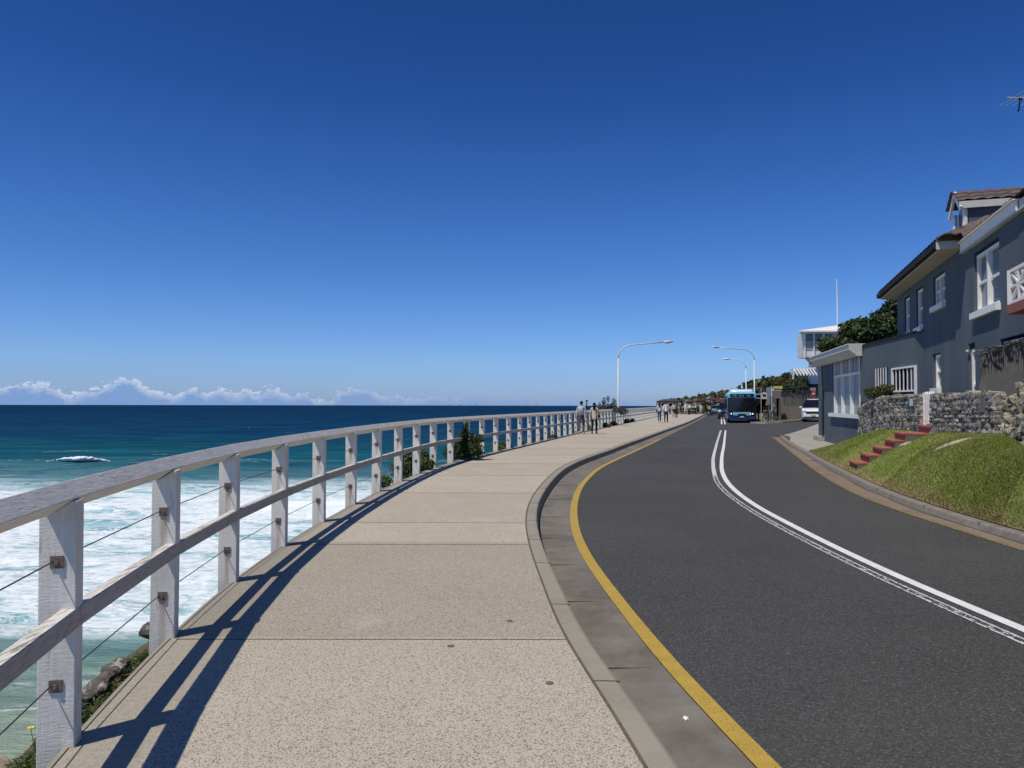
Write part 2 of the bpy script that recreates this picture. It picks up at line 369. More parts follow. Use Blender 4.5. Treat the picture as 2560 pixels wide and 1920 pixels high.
def tag(o,label=None,cat=None,group=None,kind=None):
    if label: o['label']=label
    if cat: o['category']=cat
    if group: o['group']=group
    if kind: o['kind']=kind
    return o
def thing(name,label,cat,loc,rz=0,group=None):
    o=bpy.data.objects.new(name,None); COL.objects.link(o); o.location=loc; o.rotation_euler=(0,0,rz); o.empty_display_size=.1
    return tag(o,label,cat,group)
def local(name,label,cat,loc,rz=0,group=None):
    """thing whose parts are built in local coordinates; call place() afterwards"""
    o=thing(name,label,cat,(0,0,0),0,group); o['_l']=0; del o['_l']; return o
def place(o,loc,rz=0): o.location=loc; o.rotation_euler=(0,0,rz); return o
def dup(root,loc,rz,label=None,group=None,scale=None):
    def cp(o,par):
        c=o.copy(); COL.objects.link(c); c.parent=par
        for ch in [k for k in bpy.data.objects if k.parent==o and k.name not in done]:
            cp(ch,c)
        return c
    done=set(); kids={}
    for k in bpy.data.objects:
        if k.parent: kids.setdefault(k.parent.name,[]).append(k)
    def cp2(o,par):
        c=o.copy(); COL.objects.link(c); c.parent=par
        for ch in kids.get(o.name,[]): cp2(ch,c)
        return c
    r=cp2(root,None); r.location=loc; r.rotation_euler=(0,0,rz)
    if label: r['label']=label
    if group: r['group']=group
    return r
# smooth interpolation x(y)
def curve(pts):
    p=np.array(sorted([q[:2] for q in pts],key=lambda q:q[1])); x,y=p[:,0],p[:,1]
    h=np.diff(y); dl=np.diff(x)/h; m=np.zeros(len(y)); m[0]=dl[0]; m[-1]=dl[-1]
    m[1:-1]=(dl[:-1]*h[1:]+dl[1:]*h[:-1])/(h[1:]+h[:-1])
    def f(t):
        t=np.asarray(t,float); i=np.clip(np.searchsorted(y,t)-1,0,len(h)-1); s=(t-y[i])/h[i]
        out=(2*s**3-3*s**2+1)*x[i]+(s**3-2*s**2+s)*h[i]*m[i]+(-2*s**3+3*s**2)*x[i+1]+(s**3-s**2)*h[i]*m[i+1]
        out=np.where(t<y[0],x[0]+(t-y[0])*m[0],out); return np.where(t>y[-1],x[-1]+(t-y[-1])*m[-1],out)
    return f
def smooth_curve(pts,k=2):
    f=curve(pts); y0=min(p[1] for p in pts); y1=max(p[1] for p in pts)
    ys=np.arange(y0,min(40,y1),.5); xs=f(ys)
    for _ in range(k): xs[1:-1]=(xs[:-2]+2*xs[1:-1]+xs[2:])/4
    rest=[p[:2] for p in pts if p[1]>ys[-1]+.3]
    return curve(list(zip(xs,ys))+rest)
def ygrid(a,b):
    ys=[a]
    while ys[-1]<b: ys.append(ys[-1]+max(.12,min(1.5,abs(ys[-1])*.02)))
    ys[-1]=b; return np.array(ys)
def strip(name,m,fa,fb,za,zb,a,b,nlat=1,parent=None,kind='structure',off=0):
    ys=ygrid(a,b); Za=za(fa(ys),ys) if callable(za) else np.full(len(ys),za); Zb=zb(fb(ys),ys) if callable(zb) else np.full(len(ys),zb)
    A=np.array([fa(ys),ys,Za]).T; B=np.array([fb(ys),ys,Zb]).T
    arc=np.concatenate([[0],np.cumsum(np.linalg.norm(np.diff(A,axis=0),axis=1))])+off
    mb=MB(); uv=[]
    for i in range(len(ys)):
        wd=np.linalg.norm(B[i]-A[i])
        for j in range(nlat+1):
            p=A[i]+(B[i]-A[i])*j/nlat; mb.v.append(tuple(p)); uv.append((arc[i],wd*j/nlat))
    n=nlat+1
    for i in range(len(ys)-1):
        for j in range(nlat): mb.f.append((i*n+j,i*n+j+1,(i+1)*n+j+1,(i+1)*n+j))
    o=mb.build(name,m,parent,uv=uv); 
    if kind: o['kind']=kind
    return o
# ================= plan lines (metres; camera at 0,0) =================
FP=[(.9,-4.6),(-.15,-2.95),(-.72,-1.35),(-1.2,.3),(-1.62,1.88),(-1.967,3.499),(-2.225,5.114),(-2.385,6.70),(-2.455,8.38),(-2.455,10.1),(-2.405,11.85),(-2.32,13.6),(-2.2,15.4),(-2.05,17.08),(-1.85,18.75),(-1.56,20.42),(-1.22,22.0),(-.86,23.68),(-.47,25.35),(-.05,27.0),(.36,28.7),(.76,30.4),(1.15,32.05),(1.54,33.7),(1.93,35.3),(2.32,36.9),(2.72,38.5),(3.12,40.1),(3.53,41.7)]
far=[(3.53,41.7),(5.54,49.3),(7.5,56.9),(10.9,69.3),(15.2,86),(19.2,101.5),(22.3,113),(23.1,117.5),(25.2,121.5),(28.2,123.6),(31.2,124.4)]
# even 1.66 m posts along the far stretch
acc=[];px=list(FP)
cur=Vector((*far[0],0)); k=1; step=1.66
while k<len(far):
    t_=Vector((*far[k],0)); L=(t_-cur).length
    if L<step: 
        rem=step-L; cur=t_; k+=1
        if k>=len(far): break
        d_=(Vector((*far[k],0))-cur).normalized(); cur=cur+d_*rem; px.append((cur.x,cur.y)); continue
    cur=cur+(t_-cur).normalized()*step; px.append((cur.x,cur.y))
POSTS=px
Lf=smooth_curve([(1.9,-6.2)]+FP+[p for p in far[1:7]]+[(24.1,120),(25.6,127)],1)
seam=smooth_curve([(2.9,-7),(1.7,-3),(1.0,0),(.72,2),(.57,3.32),(.534,3.74),(.477,4.19),(.409,4.65),(.347,5.18),(.28,6.41),(.218,7.69),(.191,8.54),(.176,9.6),(.19,10.6),(.231,11.5),(.328,12.8),(.47,14.1),(.626,15.36),(.84,16.86),(1.17,18.82),(1.66,20.97),(2.31,23.29),(3.04,25.69),(4.33,30.2),(6.1,36.2),(8.72,45.2),(13.1,60.0),(24.6,101),(31.3,125.4)])
kout=lambda y: seam(y)+.155
kbot=lambda y: kout(y)+.03
yL=smooth_curve([(3.6,-7),(2.3,-3),(1.62,0),(1.28,2),(1.133,3.58),(1.079,3.93),(1.034,4.26),(.985,4.72),(.935,5.3),(.882,6.03),(.832,6.91),(.77,8.29),(.765,9.2),(.785,10.14),(.83,10.96),(.94,12.42),(1.091,13.8),(1.32,15.5),(1.66,17.4),(2.183,19.9),(2.92,22.6),(4.03,26.4),(5.423,31.2),(7.114,37.1),(13.75,60.5),(25.1,101),(31.8,125.4)])
yR=lambda y: yL(y)+.112
def zr(y): return np.interp(y,[28,40],[-.075,-.12])
_rE=[(x*(1.55-float(zr(y)))/1.67,y*(1.55-float(zr(y)))/1.67) for x,y in [(7.4,-7),(6.4,-2),(5.98,2),(5.84,6),(5.874,9.3),(5.911,9.82),(5.96,10.55),(6.017,11.4),(6.076,12.2),(6.2,13.15),(6.46,14.66),(6.93,16.7),(7.53,19.0),(8.45,22.3),(10.187,28.4),(12.13,35.2),(13.7,40.8)]]
rE=smooth_curve(_rE)
rTop=smooth_curve([(7.8,-7),(6.75,-2),(6.25,2),(6.05,6),(6.10,9.2),(6.13,9.7),(6.18,10.4),(6.30,11.47),(6.53,13.0),(6.80,14.4),(7.31,16.5),(8.13,19.7),(9.9,26.3),(11.6,32.5),(13.45,38.6)])
rBot=lambda y: rTop(y)-.02
rBack=lambda y: rTop(y)+.15
wR=smooth_curve([(6.1,-8),(5.1,-4),(4.2,0),(3.85,3),(3.753,5.68),(3.72,6.46),(3.70,7.12),(3.71,8.07),(3.755,9.44),(3.82,10.6),(3.92,12.1),(4.15,14.0),(4.504,16.05),(5.022,18.36),(6.04,22.2),(8.33,30.3),(13.8,49.75)])
wLn=smooth_curve([(5.85,-8),(4.87,-4),(3.98,0),(3.64,3),(3.56,5.47),(3.535,6.15),(3.52,6.8),(3.515,7.7),(3.54,8.88),(3.58,9.94),(3.66,11.28),(3.77,12.55),(3.98,14.26),(4.32,16.2),(4.82,18.35),(5.82,22.3),(7.75,29.3),(13.5,49.75)])
def roadz(x,y,up=.0045):
    a=yL(y); b=rE(y); f=np.clip((x-a)/(b-a),0,1); return -.12+(zr(y)+.12)*f+up
# ================= setting: sheets =================
strip('footpath','path',lambda y:Lf(y)-.03,seam,0,0,-6,113.5,8)
# far end of the footpath, out to the fence bend
mb=MB(); mb.add([(Lf(113.5)-.03,113.5,.0),(seam(113.5),113.5,0),(31.25,125.3,0),(31.2,124.7,0),(28.2,123.9,0),(25.2,121.8,0),(23,117.7,0)],[tuple(range(7))])
tag(mb.build('footpath_end','path',uv=[(0,2)]*7),kind='structure')
strip('kerb_joint','joint',lambda y:seam(y)-.006,lambda y:seam(y)+.012,.004,.004,-6,125)
# kerb with rounded nose: one mesh
def kerb(name,m,f0,side,zt,zb,a,b,wd=.155,bat=.03,r=.025):
    ys=ygrid(a,b); prof=[(0,zt-.12),(0,zt),(wd-r,zt),(wd-r*.3,zt-r*.3),(wd,zt-r),(wd+bat,zb-.03)]
    mb=MB(); uv=[]; s_=0
    for i,y in enumerate(ys):
        x0=float(f0(y)); x1=float(f0(y+.05)); d_=Vector((x1-x0,.05,0)).normalized(); n=Vector((d_.y,-d_.x,0))*side
        if i: s_+=math.dist((x0,y),lp)
        lp=(x0,y)
        for q,(u,z) in enumerate(prof): mb.v.append((x0+n.x*u,y+n.y*u,z)); uv.append((s_,u))
    k=len(prof)
    for i in range(len(ys)-1):
        for q in range(k-1): mb.f.append((i*k+q,i*k+q+1,(i+1)*k+q+1,(i+1)*k+q))
    return tag(mb.build(name,m,uv=uv,smooth=False),kind='structure')
kerb('kerb','kerb',seam,1,.0,-.13,-6,125)
kerb('kerb','kerb2',rBack,-1,.0,-.065,-6,38.6,.15,.02)
# kerb and gutter joints (thin dark saw cuts)
mb=MB()
for y in [4.35,6.0,7.55,8.85,10.3,12.1,14.2,16.2,18.6,21.5,24.5,28,32,37]:
    x=float(seam(y)); mb.box((x+.08,y,.0),(.155,.012,.006),-.05)
for y in [4.95,6.6,8.1,9.7,11.5,13.6,16]:
    x=float(kbot(y)); x2=float(yL(y)); mb.box(((x+x2)/2,y,-.131),(x2-x-.02,.010,.006))
for y in [10.2,11.9,14.3,17.5,21,25,30]:
    x=float(rTop(y)); mb.box((x+.06,y,-.0),(.15,.007,.006),-.2); mb.box((x-.003,y,-.04),(.008,.008,.07))
tag(mb.build('kerb_cuts','joint'),kind='structure')
mb=MB()
for y in [-2.5,1.2,5.09,8.5,10.06,13.4,16.7,20,23.4,27,31,35.5,40,46,53]:
    a=float(Lf(y))+.02; b=float(seam(y)); mb.box(((a+b)/2,y+.01,.0),(b-a,.010 if y<9 else .007,.006),.004)
tag(mb.build('footpath_cuts','joint'),kind='structure')
strip('gutter','gutter',lambda y:kbot(y)-.03,lambda y:yL(y)+.06,-.140,-.124,-6,125,2)
strip('gutter','gutter2',lambda y:rE(y)-.06,lambda y:rBot(y)+.04,lambda x,y:zr(y)-.004,lambda x,y:zr(y)-.018,-6,40,2)
strip('gutter_crack','joint',lambda y:rBot(y)-.045-.025*np.sin(y*1.7),lambda y:rBot(y)+.0,lambda x,y:zr(y)-.0095,lambda x,y:zr(y)-.0115,-2,23)
# road surface
ys=ygrid(-7,40); 
def road_sheet():
    mb=MB()
    for y in ys: mb.v+=[(float(yL(y))+.02,y,-.12),(float(rE(y)),y,float(zr(y)))]
    for i in range(len(ys)-1): mb.f.append((2*i,2*i+1,2*i+3,2*i+2))
    return mb
tag(road_sheet().build('road','asphalt'),kind='structure')
def sz(x,y): return -.12+.045*max(0,x-(20.5+max(0,y-66)*.28))
mb=MB(); rows=[]
nx=14
for y in np.linspace(40,66,14):
    x0=float(yL(y))+.02; row=[]
    for j in range(nx+1):
        xr=13.7+ (45-13.7)*min(1,(y-40)/14.); x=x0+(xr-x0)*j/nx; row.append(len(mb.v)); mb.v.append((x,y,sz(x,y) if y>41 else -.12))
    rows.append(row)
for y in np.linspace(68,80,6):
    x0=float(yL(y))+.02; row=[]
    for j in range(nx+1):
        x=x0+(45-x0)*j/nx; row.append(len(mb.v)); mb.v.append((x,y,sz(x,y)))
    rows.append(row)
for a,b in zip(rows[:-1],rows[1:]):
    for j in range(nx): mb.f.append((a[j],a[j+1],b[j+1],b[j]))
tag(mb.build('road','asphalt'),kind='structure')
strip('road','asphalt',lambda y:yL(y)+.02,lambda y:yL(y)+7.2,-.116,-.116,79,150)
strip('yellow_line','yellow',yL,yR,-.112,-.112,-6,37)
strip('yellow_line','yellow_worn',yL,lambda y:yL(y)+.12,-.112,-.112,37,110)
strip('yellow_line','yellow_worn',lambda y:rE(y)-.01,lambda y:rE(y)+.07,lambda x,y:zr(y)+.006,lambda x,y:zr(y)+.005,6.5,40.4)
strip('centre_line','white_line',lambda y:wR(y)-.052,lambda y:wR(y)+.052,roadz,roadz,-7,49.75)
strip('centre_line','white_worn',lambda y:wLn(y)-.05,lambda y:wLn(y)+.05,roadz,roadz,-7,49.75)
for dx in(-.16,.12):
    strip('centre_line','white_line',lambda y:18.0+dx+(y-65.5)*.272-.06,lambda y:18.0+dx+(y-65.5)*.272+.06,-.111,-.111,64.5,95)
mb=MB()
for (x,y,l,wd) in [(6.2,27.5,.9,.07),(6.9,27.3,.5,.06),(17.1,58.8,.9,.3),(19.2,48.5,.8,.3),(18.4,50.8,.9,.3),(17.6,53.2,.9,.3)]:
    mb.box((x,y,-.1145),(l,wd,.004))
tag(mb.build('faded_marking','faint'),kind='structure')
# driveway / corner footpath slab in front of the house
mb=MB(); dv=[]
P_=[(float(rBack(25.4)),25.4),(float(rBack(29)),29),(float(rBack(33)),33),(13.45,37.2),(13.9,39.4),(15.0,41.5),(18.7,49.2),(23.9,59.6),(26,63),(30,66),(34,50),(19,44.5),(17,40),(15.2,32.0),(13.4,28.2),(11.8,26.6)]
mb.add([(x,y,.002+max(0,sz(x,y)+.12)) for x,y in P_],[(0,1,14,15),(1,2,13,14),(2,3,4,13),(4,5,12,13),(5,6,11,12),(6,7,8,9,10,11)])
tag(mb.build('corner_footpath','drive'),kind='structure')
mb=MB(); 
for a,b in zip(P_[3:8],P_[4:9]):
    za=.0+max(0,sz(*a)+.12); zb=.0+max(0,sz(*b)+.12)
    mb.add([(a[0],a[1],za),(b[0],b[1],zb),(b[0]-.02,b[1],zb-.16),(a[0]-.02,a[1],za-.16)],[(0,1,2,3)])
tag(mb.build('kerb','kerb2'),kind='structure')
# far kerb of the side road and grass verge
FK=[(29.6,97),(25.6,84),(22.6,73),(20.9,67.4),(20.9,65.9),(21.6,65.2),(23,65.4),(25,67.0),(27.6,71),(31,77),(36,86)]
mb=MB()
for a,b in zip(FK[:-1],FK[1:]):
    za=sz(*a)+.13; zb=sz(*b)+.13
    A=Vector((*a,za));B=Vector((*b,zb)); n=Vector((B.y-A.y,-(B.x-A.x),0)).normalized()*.18
    mb.add([A,B,B+n*-1,A+n*-1,A-Vector((0,0,.15)),B-Vector((0,0,.15))],[(0,1,2,3),(0,4,5,1)])
tag(mb.build('kerb','drive'),kind='structure')
mb=MB(); mb.add([(x,y,sz(x,y)+.128) for x,y in FK],[tuple(range(len(FK)))])
tag(mb.build('grass_verge','verge'),kind='structure')
# land under everything + cliff to the sea
SEA=-13.0
edge=[(30,-40),(6,-14)]+[(float(Lf(y))-.22,y) for y in list(np.arange(-5,112,1.0))]+[(22.8,118),(25,122.5),(28,124.6),(32,126),(44,140),(60,165),(90,200),(140,240)]
mb=MB(); uvl=[]
prof=[(0,-.30),(.04,-.42),(.12,-.9),(.35,-2.0),(.9,-4.2),(2,-7),(4.5,-10),(8,-12.4),(12,-14)]
ledge=[(0,-.24),(.24,-.25),(.36,-.7),(.6,-1.8),(1.0,-4.2),(2,-7),(4.5,-10),(8,-12.4),(12,-14)]
k=len(prof)
for i,(x,y) in enumerate(edge):
    a=edge[max(0,i-1)]; b=edge[min(len(edge)-1,i+1)]; d_=Vector((b[0]-a[0],b[1]-a[1],0)).normalized(); n=Vector((-d_.y,d_.x,0))
    for q,(u,z) in enumerate(ledge if 2.9<y<6.3 else prof):
        j=random.uniform(-.12,.12)*min(1.5,u) ; jz=random.uniform(-.15,.15)*min(2,u)
        mb.v.append((x+n.x*(u+j),y+n.y*(u+j),z+(jz if q<k-1 else 0)))
for i in range(len(edge)-1):
    for q in range(k-1): mb.f.append((i*k+q,i*k+q+1,(i+1)*k+q+1,(i+1)*k+q))
tag(mb.build('cliff','cliff',smooth=False),kind='structure')
mb=MB(); top=[(x,y,-.30) for x,y in edge]; n=len(top)
mb.v=top+[(max(400,x),y,-.30) for x,y in edge]
for i in range(n-1): mb.f.append((i,n+i,n+i+1,i+1))
tag(mb.build('ground','verge'),kind='structure')
# ================= sea =================
def sea_mat():
    m,t,b=mat('sea_water'); P=pos(t); s=t.sep(P)
    wob=t.math('MULTIPLY',t.math('SUBTRACT',t.noise(t.mapping(P,(.014,.03,1)),1,4,.55),.5),46)
    near=t.maprange(s[1],40,110,.22,1)
    Y=t.math('ADD',s[1],t.math('MULTIPLY',wob,near))
    yl=t.math('MULTIPLY',t.math('LOGARITHM',t.math('MAXIMUM',Y,20),10),.25)   # log10(y)/4
    L=lambda v: math.log10(v)/4
    col=t.ramp(yl,[(L(24),(.27,.29,.21)),(L(34),(.19,.27,.22)),(L(45),(.12,.235,.215)),(L(52),(.26,.52,.55)),(L(75),(.25,.52,.60)),(L(122),(.17,.45,.53)),(L(150),(.014,.13,.17)),(L(240),(.005,.075,.115)),(L(380),(.0035,.034,.095)),(L(1500),(.003,.022,.075)),(L(9000),(.003,.022,.075))])
    # patches
    pt=t.noise(t.mapping(P,(.010,.035,1)),1,5,.6)
    col=t.mix(t.math('MULTIPLY',t.maprange(pt,.42,.62),t.maprange(s[1],150,260,0,.55)),col,t.mix(.5,col,(.004,.085,.12)))
    # lacy foam
    W=t.mapping(P,(.20,.34,1)); 
    n1=t.noise(W,1,7,.68,1.1); rid=t.math('ABSOLUTE',t.math('SUBTRACT',n1,.5))
    lace=t.maprange(rid,.0,.075,1,0)
    n2=t.noise(t.mapping(P,(.07,.16,1)),1,6,.62,.6)
    solid=t.maprange(n2,.41,.54)
    fine_=t.noise(t.mapping(P,(.9,2.2,1)),1,5,.75,.8)
    f=t.math('ADD',t.math('MULTIPLY',lace,t.maprange(n2,.24,.42,.55,1)),solid,clamp=True)
    f=t.math('MULTIPLY',f,t.maprange(fine_,.30,.52,.22,1))
    zone=t.ramp(yl,[(L(38),0.0),(L(45.5),.03),(L(48.0),.16),(L(49.0),1.0),(L(52),.85),(L(58),.9),(L(90),.95),(L(122),1.0),(L(135),.5),(L(150),.10),(L(200),.0)])
    f=t.math('MULTIPLY',f,zone)
    # dense surf lines
    def band(c,wd,amp,sx,th,x0=None,x1=None):
        yy=t.math('ADD',s[1],t.math('MULTIPLY',t.math('SUBTRACT',t.noise(t.mapping(P,(sx,.0,0),(c,0,0)),1,4,.6),.5),amp))
        g=t.maprange(t.math('ABSOLUTE',t.math('SUBTRACT',yy,c)),wd*.3,wd,1,0)
        g=t.math('MULTIPLY',g,t.maprange(t.noise(t.mapping(P,(.35,1.2,1)),1,5,.7),th,th+.14))
        if x0 is not None: g=t.math('MULTIPLY',g,t.maprange(s[0],x0,x0+10))
        if x1 is not None: g=t.math('MULTIPLY',g,t.maprange(s[0],x1-10,x1,1,0))
        return g
    f=t.math('MAXIMUM',f,band(50,1.9,3.4,.12,.25))
    f=t.math('MAXIMUM',f,band(110,17,10,.05,.12,-46,6))
    f=t.math('MAXIMUM',f,band(128,6,8,.05,.40,-110,-70))
    f=t.math('MAXIMUM',f,t.math('MULTIPLY',band(41,1.2,3,.2,.45),.5))
    f=t.math('MAXIMUM',f,t.math('MULTIPLY',band(37,1.0,4,.25,.48),.55))
    f=t.math('MAXIMUM',f,t.math('MULTIPLY',band(196,3.5,16,.03,.52),.55))
    # thin broken streaks between the sets
    st=t.maprange(t.noise(t.mapping(P,(.05,.30,1)),1,5,.7),.66,.72,0,.5)
    f=t.math('MAXIMUM',f,t.math('MULTIPLY',st,t.ramp(yl,[(L(130),0.),(L(170),1.),(L(300),.6),(L(420),0.)])))
    # scattered whitecaps on the open water
    wc=t.maprange(t.noise(t.mapping(P,(.035,.13,1)),1,4,.7),.735,.75)
    f=t.math('MAXIMUM',f,t.math('MULTIPLY',wc,t.maprange(s[1],230,320,0,.75)))
    f=t.math('MULTIPLY',f,t.maprange(s[1],1500,2500,1,0),clamp=True)
    swell_shade=t.noise(t.mapping(P,(.03,.16,1)),1,6,.65); col=t.mix(1.0,col,t.ramp(swell_shade,[(.3,(.55,.68,.74)),(.5,(1,1,1)),(.68,(1.7,1.5,1.35))]),'MULTIPLY')  # light and dark wave faces painted into the water colour as noise bands
    c=t.mix(f,col,(.90,.94,.96))
    df=t.new('ShaderNodeBsdfDiffuse'); t.val(df.inputs[0],c); gl=t.new('ShaderNodeBsdfGlossy'); gl.inputs['Roughness'].default_value=.22
    fr=t.new('ShaderNodeFresnel'); fr.inputs[0].default_value=1.33
    cap_=t.math('MINIMUM',t.maprange(s[1],40,200,.14,.07),t.maprange(s[1],300,1200,.07,.035))
    k=t.math('MULTIPLY',t.math('MINIMUM',fr.outputs[0],cap_),t.maprange(f,0,1,1,.1))
    mx=t.new('ShaderNodeMixShader'); t.link(k,mx.inputs[0]); t.link(df.outputs[0],mx.inputs[1]); t.link(gl.outputs[0],mx.inputs[2]); t.link(mx.outputs[0],t.n['Material Output'].inputs[0])
    h=t.math('ADD',t.math('MULTIPLY',t.noise(t.mapping(P,(.10,.38,1)),1,7,.6),1.0),t.math('MULTIPLY',t.noise(t.mapping(P,(.9,2.4,1)),1,5,.7),.22))
    h=t.math('ADD',h,t.math('MULTIPLY',t.noise(t.mapping(P,(.016,.07,1)),1,4,.5),3.2))
    n=t.new('ShaderNodeBump'); t.link(t.maprange(f,0,1,.85,.35),n.inputs['Strength']); n.inputs['Distance'].default_value=1.1
    t.link(t.math('ADD',h,t.math('MULTIPLY',f,.25)),n.inputs['Height'])
    for q in(df,gl,fr): t.link(n.outputs[0],q.inputs['Normal'])
    return m
M['sea']=sea_mat()
A=np.radians(np.linspace(-135,95,420)); rr=np.concatenate([np.geomspace(12,900,330),np.geomspace(930,6900,40)])
AA,RR=np.meshgrid(A,rr); X=RR*np.sin(AA); Y=RR*np.cos(AA)
def wv(X,Y,lam,ang,ph,sharp=1.4):
    k=2*PI/lam; u=(X*math.sin(ang)+Y*math.cos(ang))*k+ph; return (((np.sin(u)+1)/2)**sharp)*2-1
att=np.clip((1500-RR)/900,0,1)
Zs=np.zeros_like(X)
Zs+=.34*wv(X,Y,31+0*X,.10,.3,2.0)*np.clip((RR-60)/80,.1,1)*np.clip((1400-RR)/700,0,1)*(1+.5*np.sin(X*.03))
for lam,ang,ph,a in [(13,-.25,1,.10),(9,.35,2,.07),(5.5,-.5,4,.045),(3.7,.2,5,.03),(19,.3,2.4,.14)]:
    Zs+=a*wv(X,Y,lam,ang,ph)*np.clip((lam*42-RR)/(lam*20),0,1)
# rising face of the set wave
def hump(x0,x1,yc,h,wd):
    cx=np.clip((X-x0)/8,0,1)*np.clip((x1-X)/8,0,1); dy=(Y-(yc+2*np.sin(X*.05)))
    return h*cx*np.exp(-(dy/wd)**2)*(1+.0*X)
Zs+=hump(-150,-70,181,1.35,5)+hump(-40,20,214,.6,5)+hump(-70,-15,108,.5,4)+hump(-60,-5,50.5,.35,1.2)
Zs+=SEA
n0,n1=X.shape; V=np.stack([X,Y,Zs],-1).reshape(-1,3)
ii=np.arange(n0*n1).reshape(n0,n1); F=np.stack([ii[:-1,:-1],ii[:-1,1:],ii[1:,1:],ii[1:,:-1]],-1).reshape(-1,4)
def fast_mesh(name,V,F,m,smooth=False,uv=None,parent=None,kind=None,label=None,cat=None):
    me=bpy.data.meshes.new(name); V=np.asarray(V,dtype=np.float64)
    loc=np.array(wloc(parent)) if parent is not None else np.array([(V[:,0].min()+V[:,0].max())/2,(V[:,1].min()+V[:,1].max())/2,V[:,2].min()])
    nv=len(V); nf=len(F); k=F.shape[1]
    me.vertices.add(nv); me.vertices.foreach_set('co',(V-loc).astype(np.float32).ravel())
    me.loops.add(nf*k); me.loops.foreach_set('vertex_index',F.astype(np.int32).ravel())
    me.polygons.add(nf); me.polygons.foreach_set('loop_start',np.arange(0,nf*k,k,dtype=np.int32)); me.polygons.foreach_set('loop_total',np.full(nf,k,dtype=np.int32))
    if smooth: me.polygons.foreach_set('use_smooth',np.ones(nf,dtype=bool))
    if uv is not None:
        ul=me.uv_layers.new(name='UVMap'); ul.data.foreach_set('uv',np.asarray(uv,dtype=np.float32)[F.ravel()].ravel())
    me.update(calc_edges=True); me.validate(); me.materials.append(M[m])
    o=bpy.data.objects.new(name,me); COL.objects.link(o)
    if parent is None: o.location=tuple(loc)
    else: o.parent=parent
    return tag(o,label,cat,None,kind)
fast_mesh('sea',V,F[:,::-1],'sea',True,kind='structure')
# white water of the breaking wave
M['foam']=pm('white_water',(.80,.83,.84),(.9,.91,.92),3,.7,.2,bs=3,bstr=.9,bd=.2)
def breaker(x0,x1,yc,h,dens,seed):
    rs=np.random.RandomState(seed); mb=MB(); L=x1-x0
    for i in range(dens):
        u=rs.rand(); x=x0+u*L; e=math.sin(PI*min(1,max(0,u)))**.8
        thick=(.25+.75*max(0,1-abs(u-.55)/.3)) 
        y=yc+2*math.sin(x*.05)-rs.rand()*3.0*thick; z=SEA+1.25*h*e*math.exp(-((y-yc)/5)**2)+rs.rand()*.35*thick-.1
        if u<.33 and rs.rand()<.55: continue
        r=(.28+.5*rs.rand())*thick*h**.5
        mb.ico((x,y,z),r,1,.25,(1.6,.8,.5))
    return mb
tag(breaker(-113,-91,180.5,1.3,420,3).build('breaking_wave','foam',smooth=True),'white crest of a lone wave breaking left of the second post','wave')
# ================= timber fence =================
FN=thing('timber_fence','long white timber post and rail fence with wire cables along the cliff edge','fence',(FP[5][0],FP[5][1],0))
HD=.095; RC=1.105
def dirs(i):
    a=POSTS[max(i-1,0)]; b=POSTS[min(i+1,len(POSTS)-1)]; return Vector((b[0]-a[0],b[1]-a[1],0)).normalized()
cen=[]
for i,p in enumerate(POSTS):
    d_=dirs(i); nrm=Vector((d_.y,-d_.x,0))      # towards the path
    c=Vector((p[0],p[1],0))-nrm*.0775+d_*.05; cen.append((c,d_,nrm))
def post_mesh(sink=.5):
    mb=MB(); prof=[(-.0775,-sink),(.0775,-sink),(.0775,1.108),(.057,1.108),(-.034,1.048),(-.0775,1.09)]
    mb.prism(prof,-.05,.05,lambda a,b,c:(a,c,b)); return mb
def plate_mesh(z):
    mb=MB(); mb.box((0,-.0535,z),(.056,.007,.056)); mb.tube([(0,-.05,z),(0,-.068,z)],.011,6); return mb
bp=None
def bevelled(o,wd):
    b=o.modifiers.new('b','BEVEL'); b.width=wd; b.segments=2; b.limit_method='ANGLE'; return o
npost=len(POSTS); vis=min(npost,100)
print('posts',npost)
base=None
order=list(range(npost))
for i in order:
    c,d_,nrm=cen[i]; rz=math.atan2(nrm.y,nrm.x)
    if base is None:
        o=post_mesh().build('post','post',None,base=False); bevelled(o,.004); ps=[]
        for z in(.837,.283):
            q=plate_mesh(z).build('anchor_plate','rust',None,base=False); q.parent=o; ps.append(q)
        base=(o,ps); k=o
    else:
        k=base[0].copy(); COL.objects.link(k)
        for q in base[1]:
            qq=q.copy(); COL.objects.link(qq); qq.parent=k
    k.parent=FN; k.location=c-Vector(FN.location)+Vector((0,0,random.uniform(-.003,.003))); k.rotation_euler=(random.uniform(-.006,.006),random.uniform(-.006,.006),rz+random.uniform(-.02,.02))
# top rail: square timber set on edge, in lengths of three bays, and the side rail in lengths of two
def railseg(i0,i1,off,z,prof):
    mb=MB(); k=len(prof)
    for i in range(i0,i1+1):
        c,d_,nrm=cen[i]
        g=d_*(.004 if i==i0 else (-.004 if i==i1 else 0))
        for (u,v) in prof: mb.v.append(c+nrm*(off+u)+Vector((0,0,z+v))+g)
    n=i1-i0
    for j in range(n):
        for q in range(k): mb.f.append((j*k+q,j*k+(q+1)%k,(j+1)*k+(q+1)%k,(j+1)*k+q))
    mb.f.append(tuple(range(k))[::-1]); mb.f.append(tuple(n*k+q for q in range(k))); return mb
i=1
while i<npost-1:
    j=min(i+3,npost-1)
    bevelled(railseg(i,j,0,RC,[(.062,.012),(.004,.088),(-.088,.015),(-.034,-.058)]).build('top_rail','toprail',FN),.004); i=j
i=1
while i<npost-1:
    j=min(i+2,npost-1)
    bevelled(railseg(i,j,.0435,.575,[(.037,-.045),(.037,.045),(-.032,.045),(-.032,-.045)]).build('side_rail','midrail',FN),.005); i=j
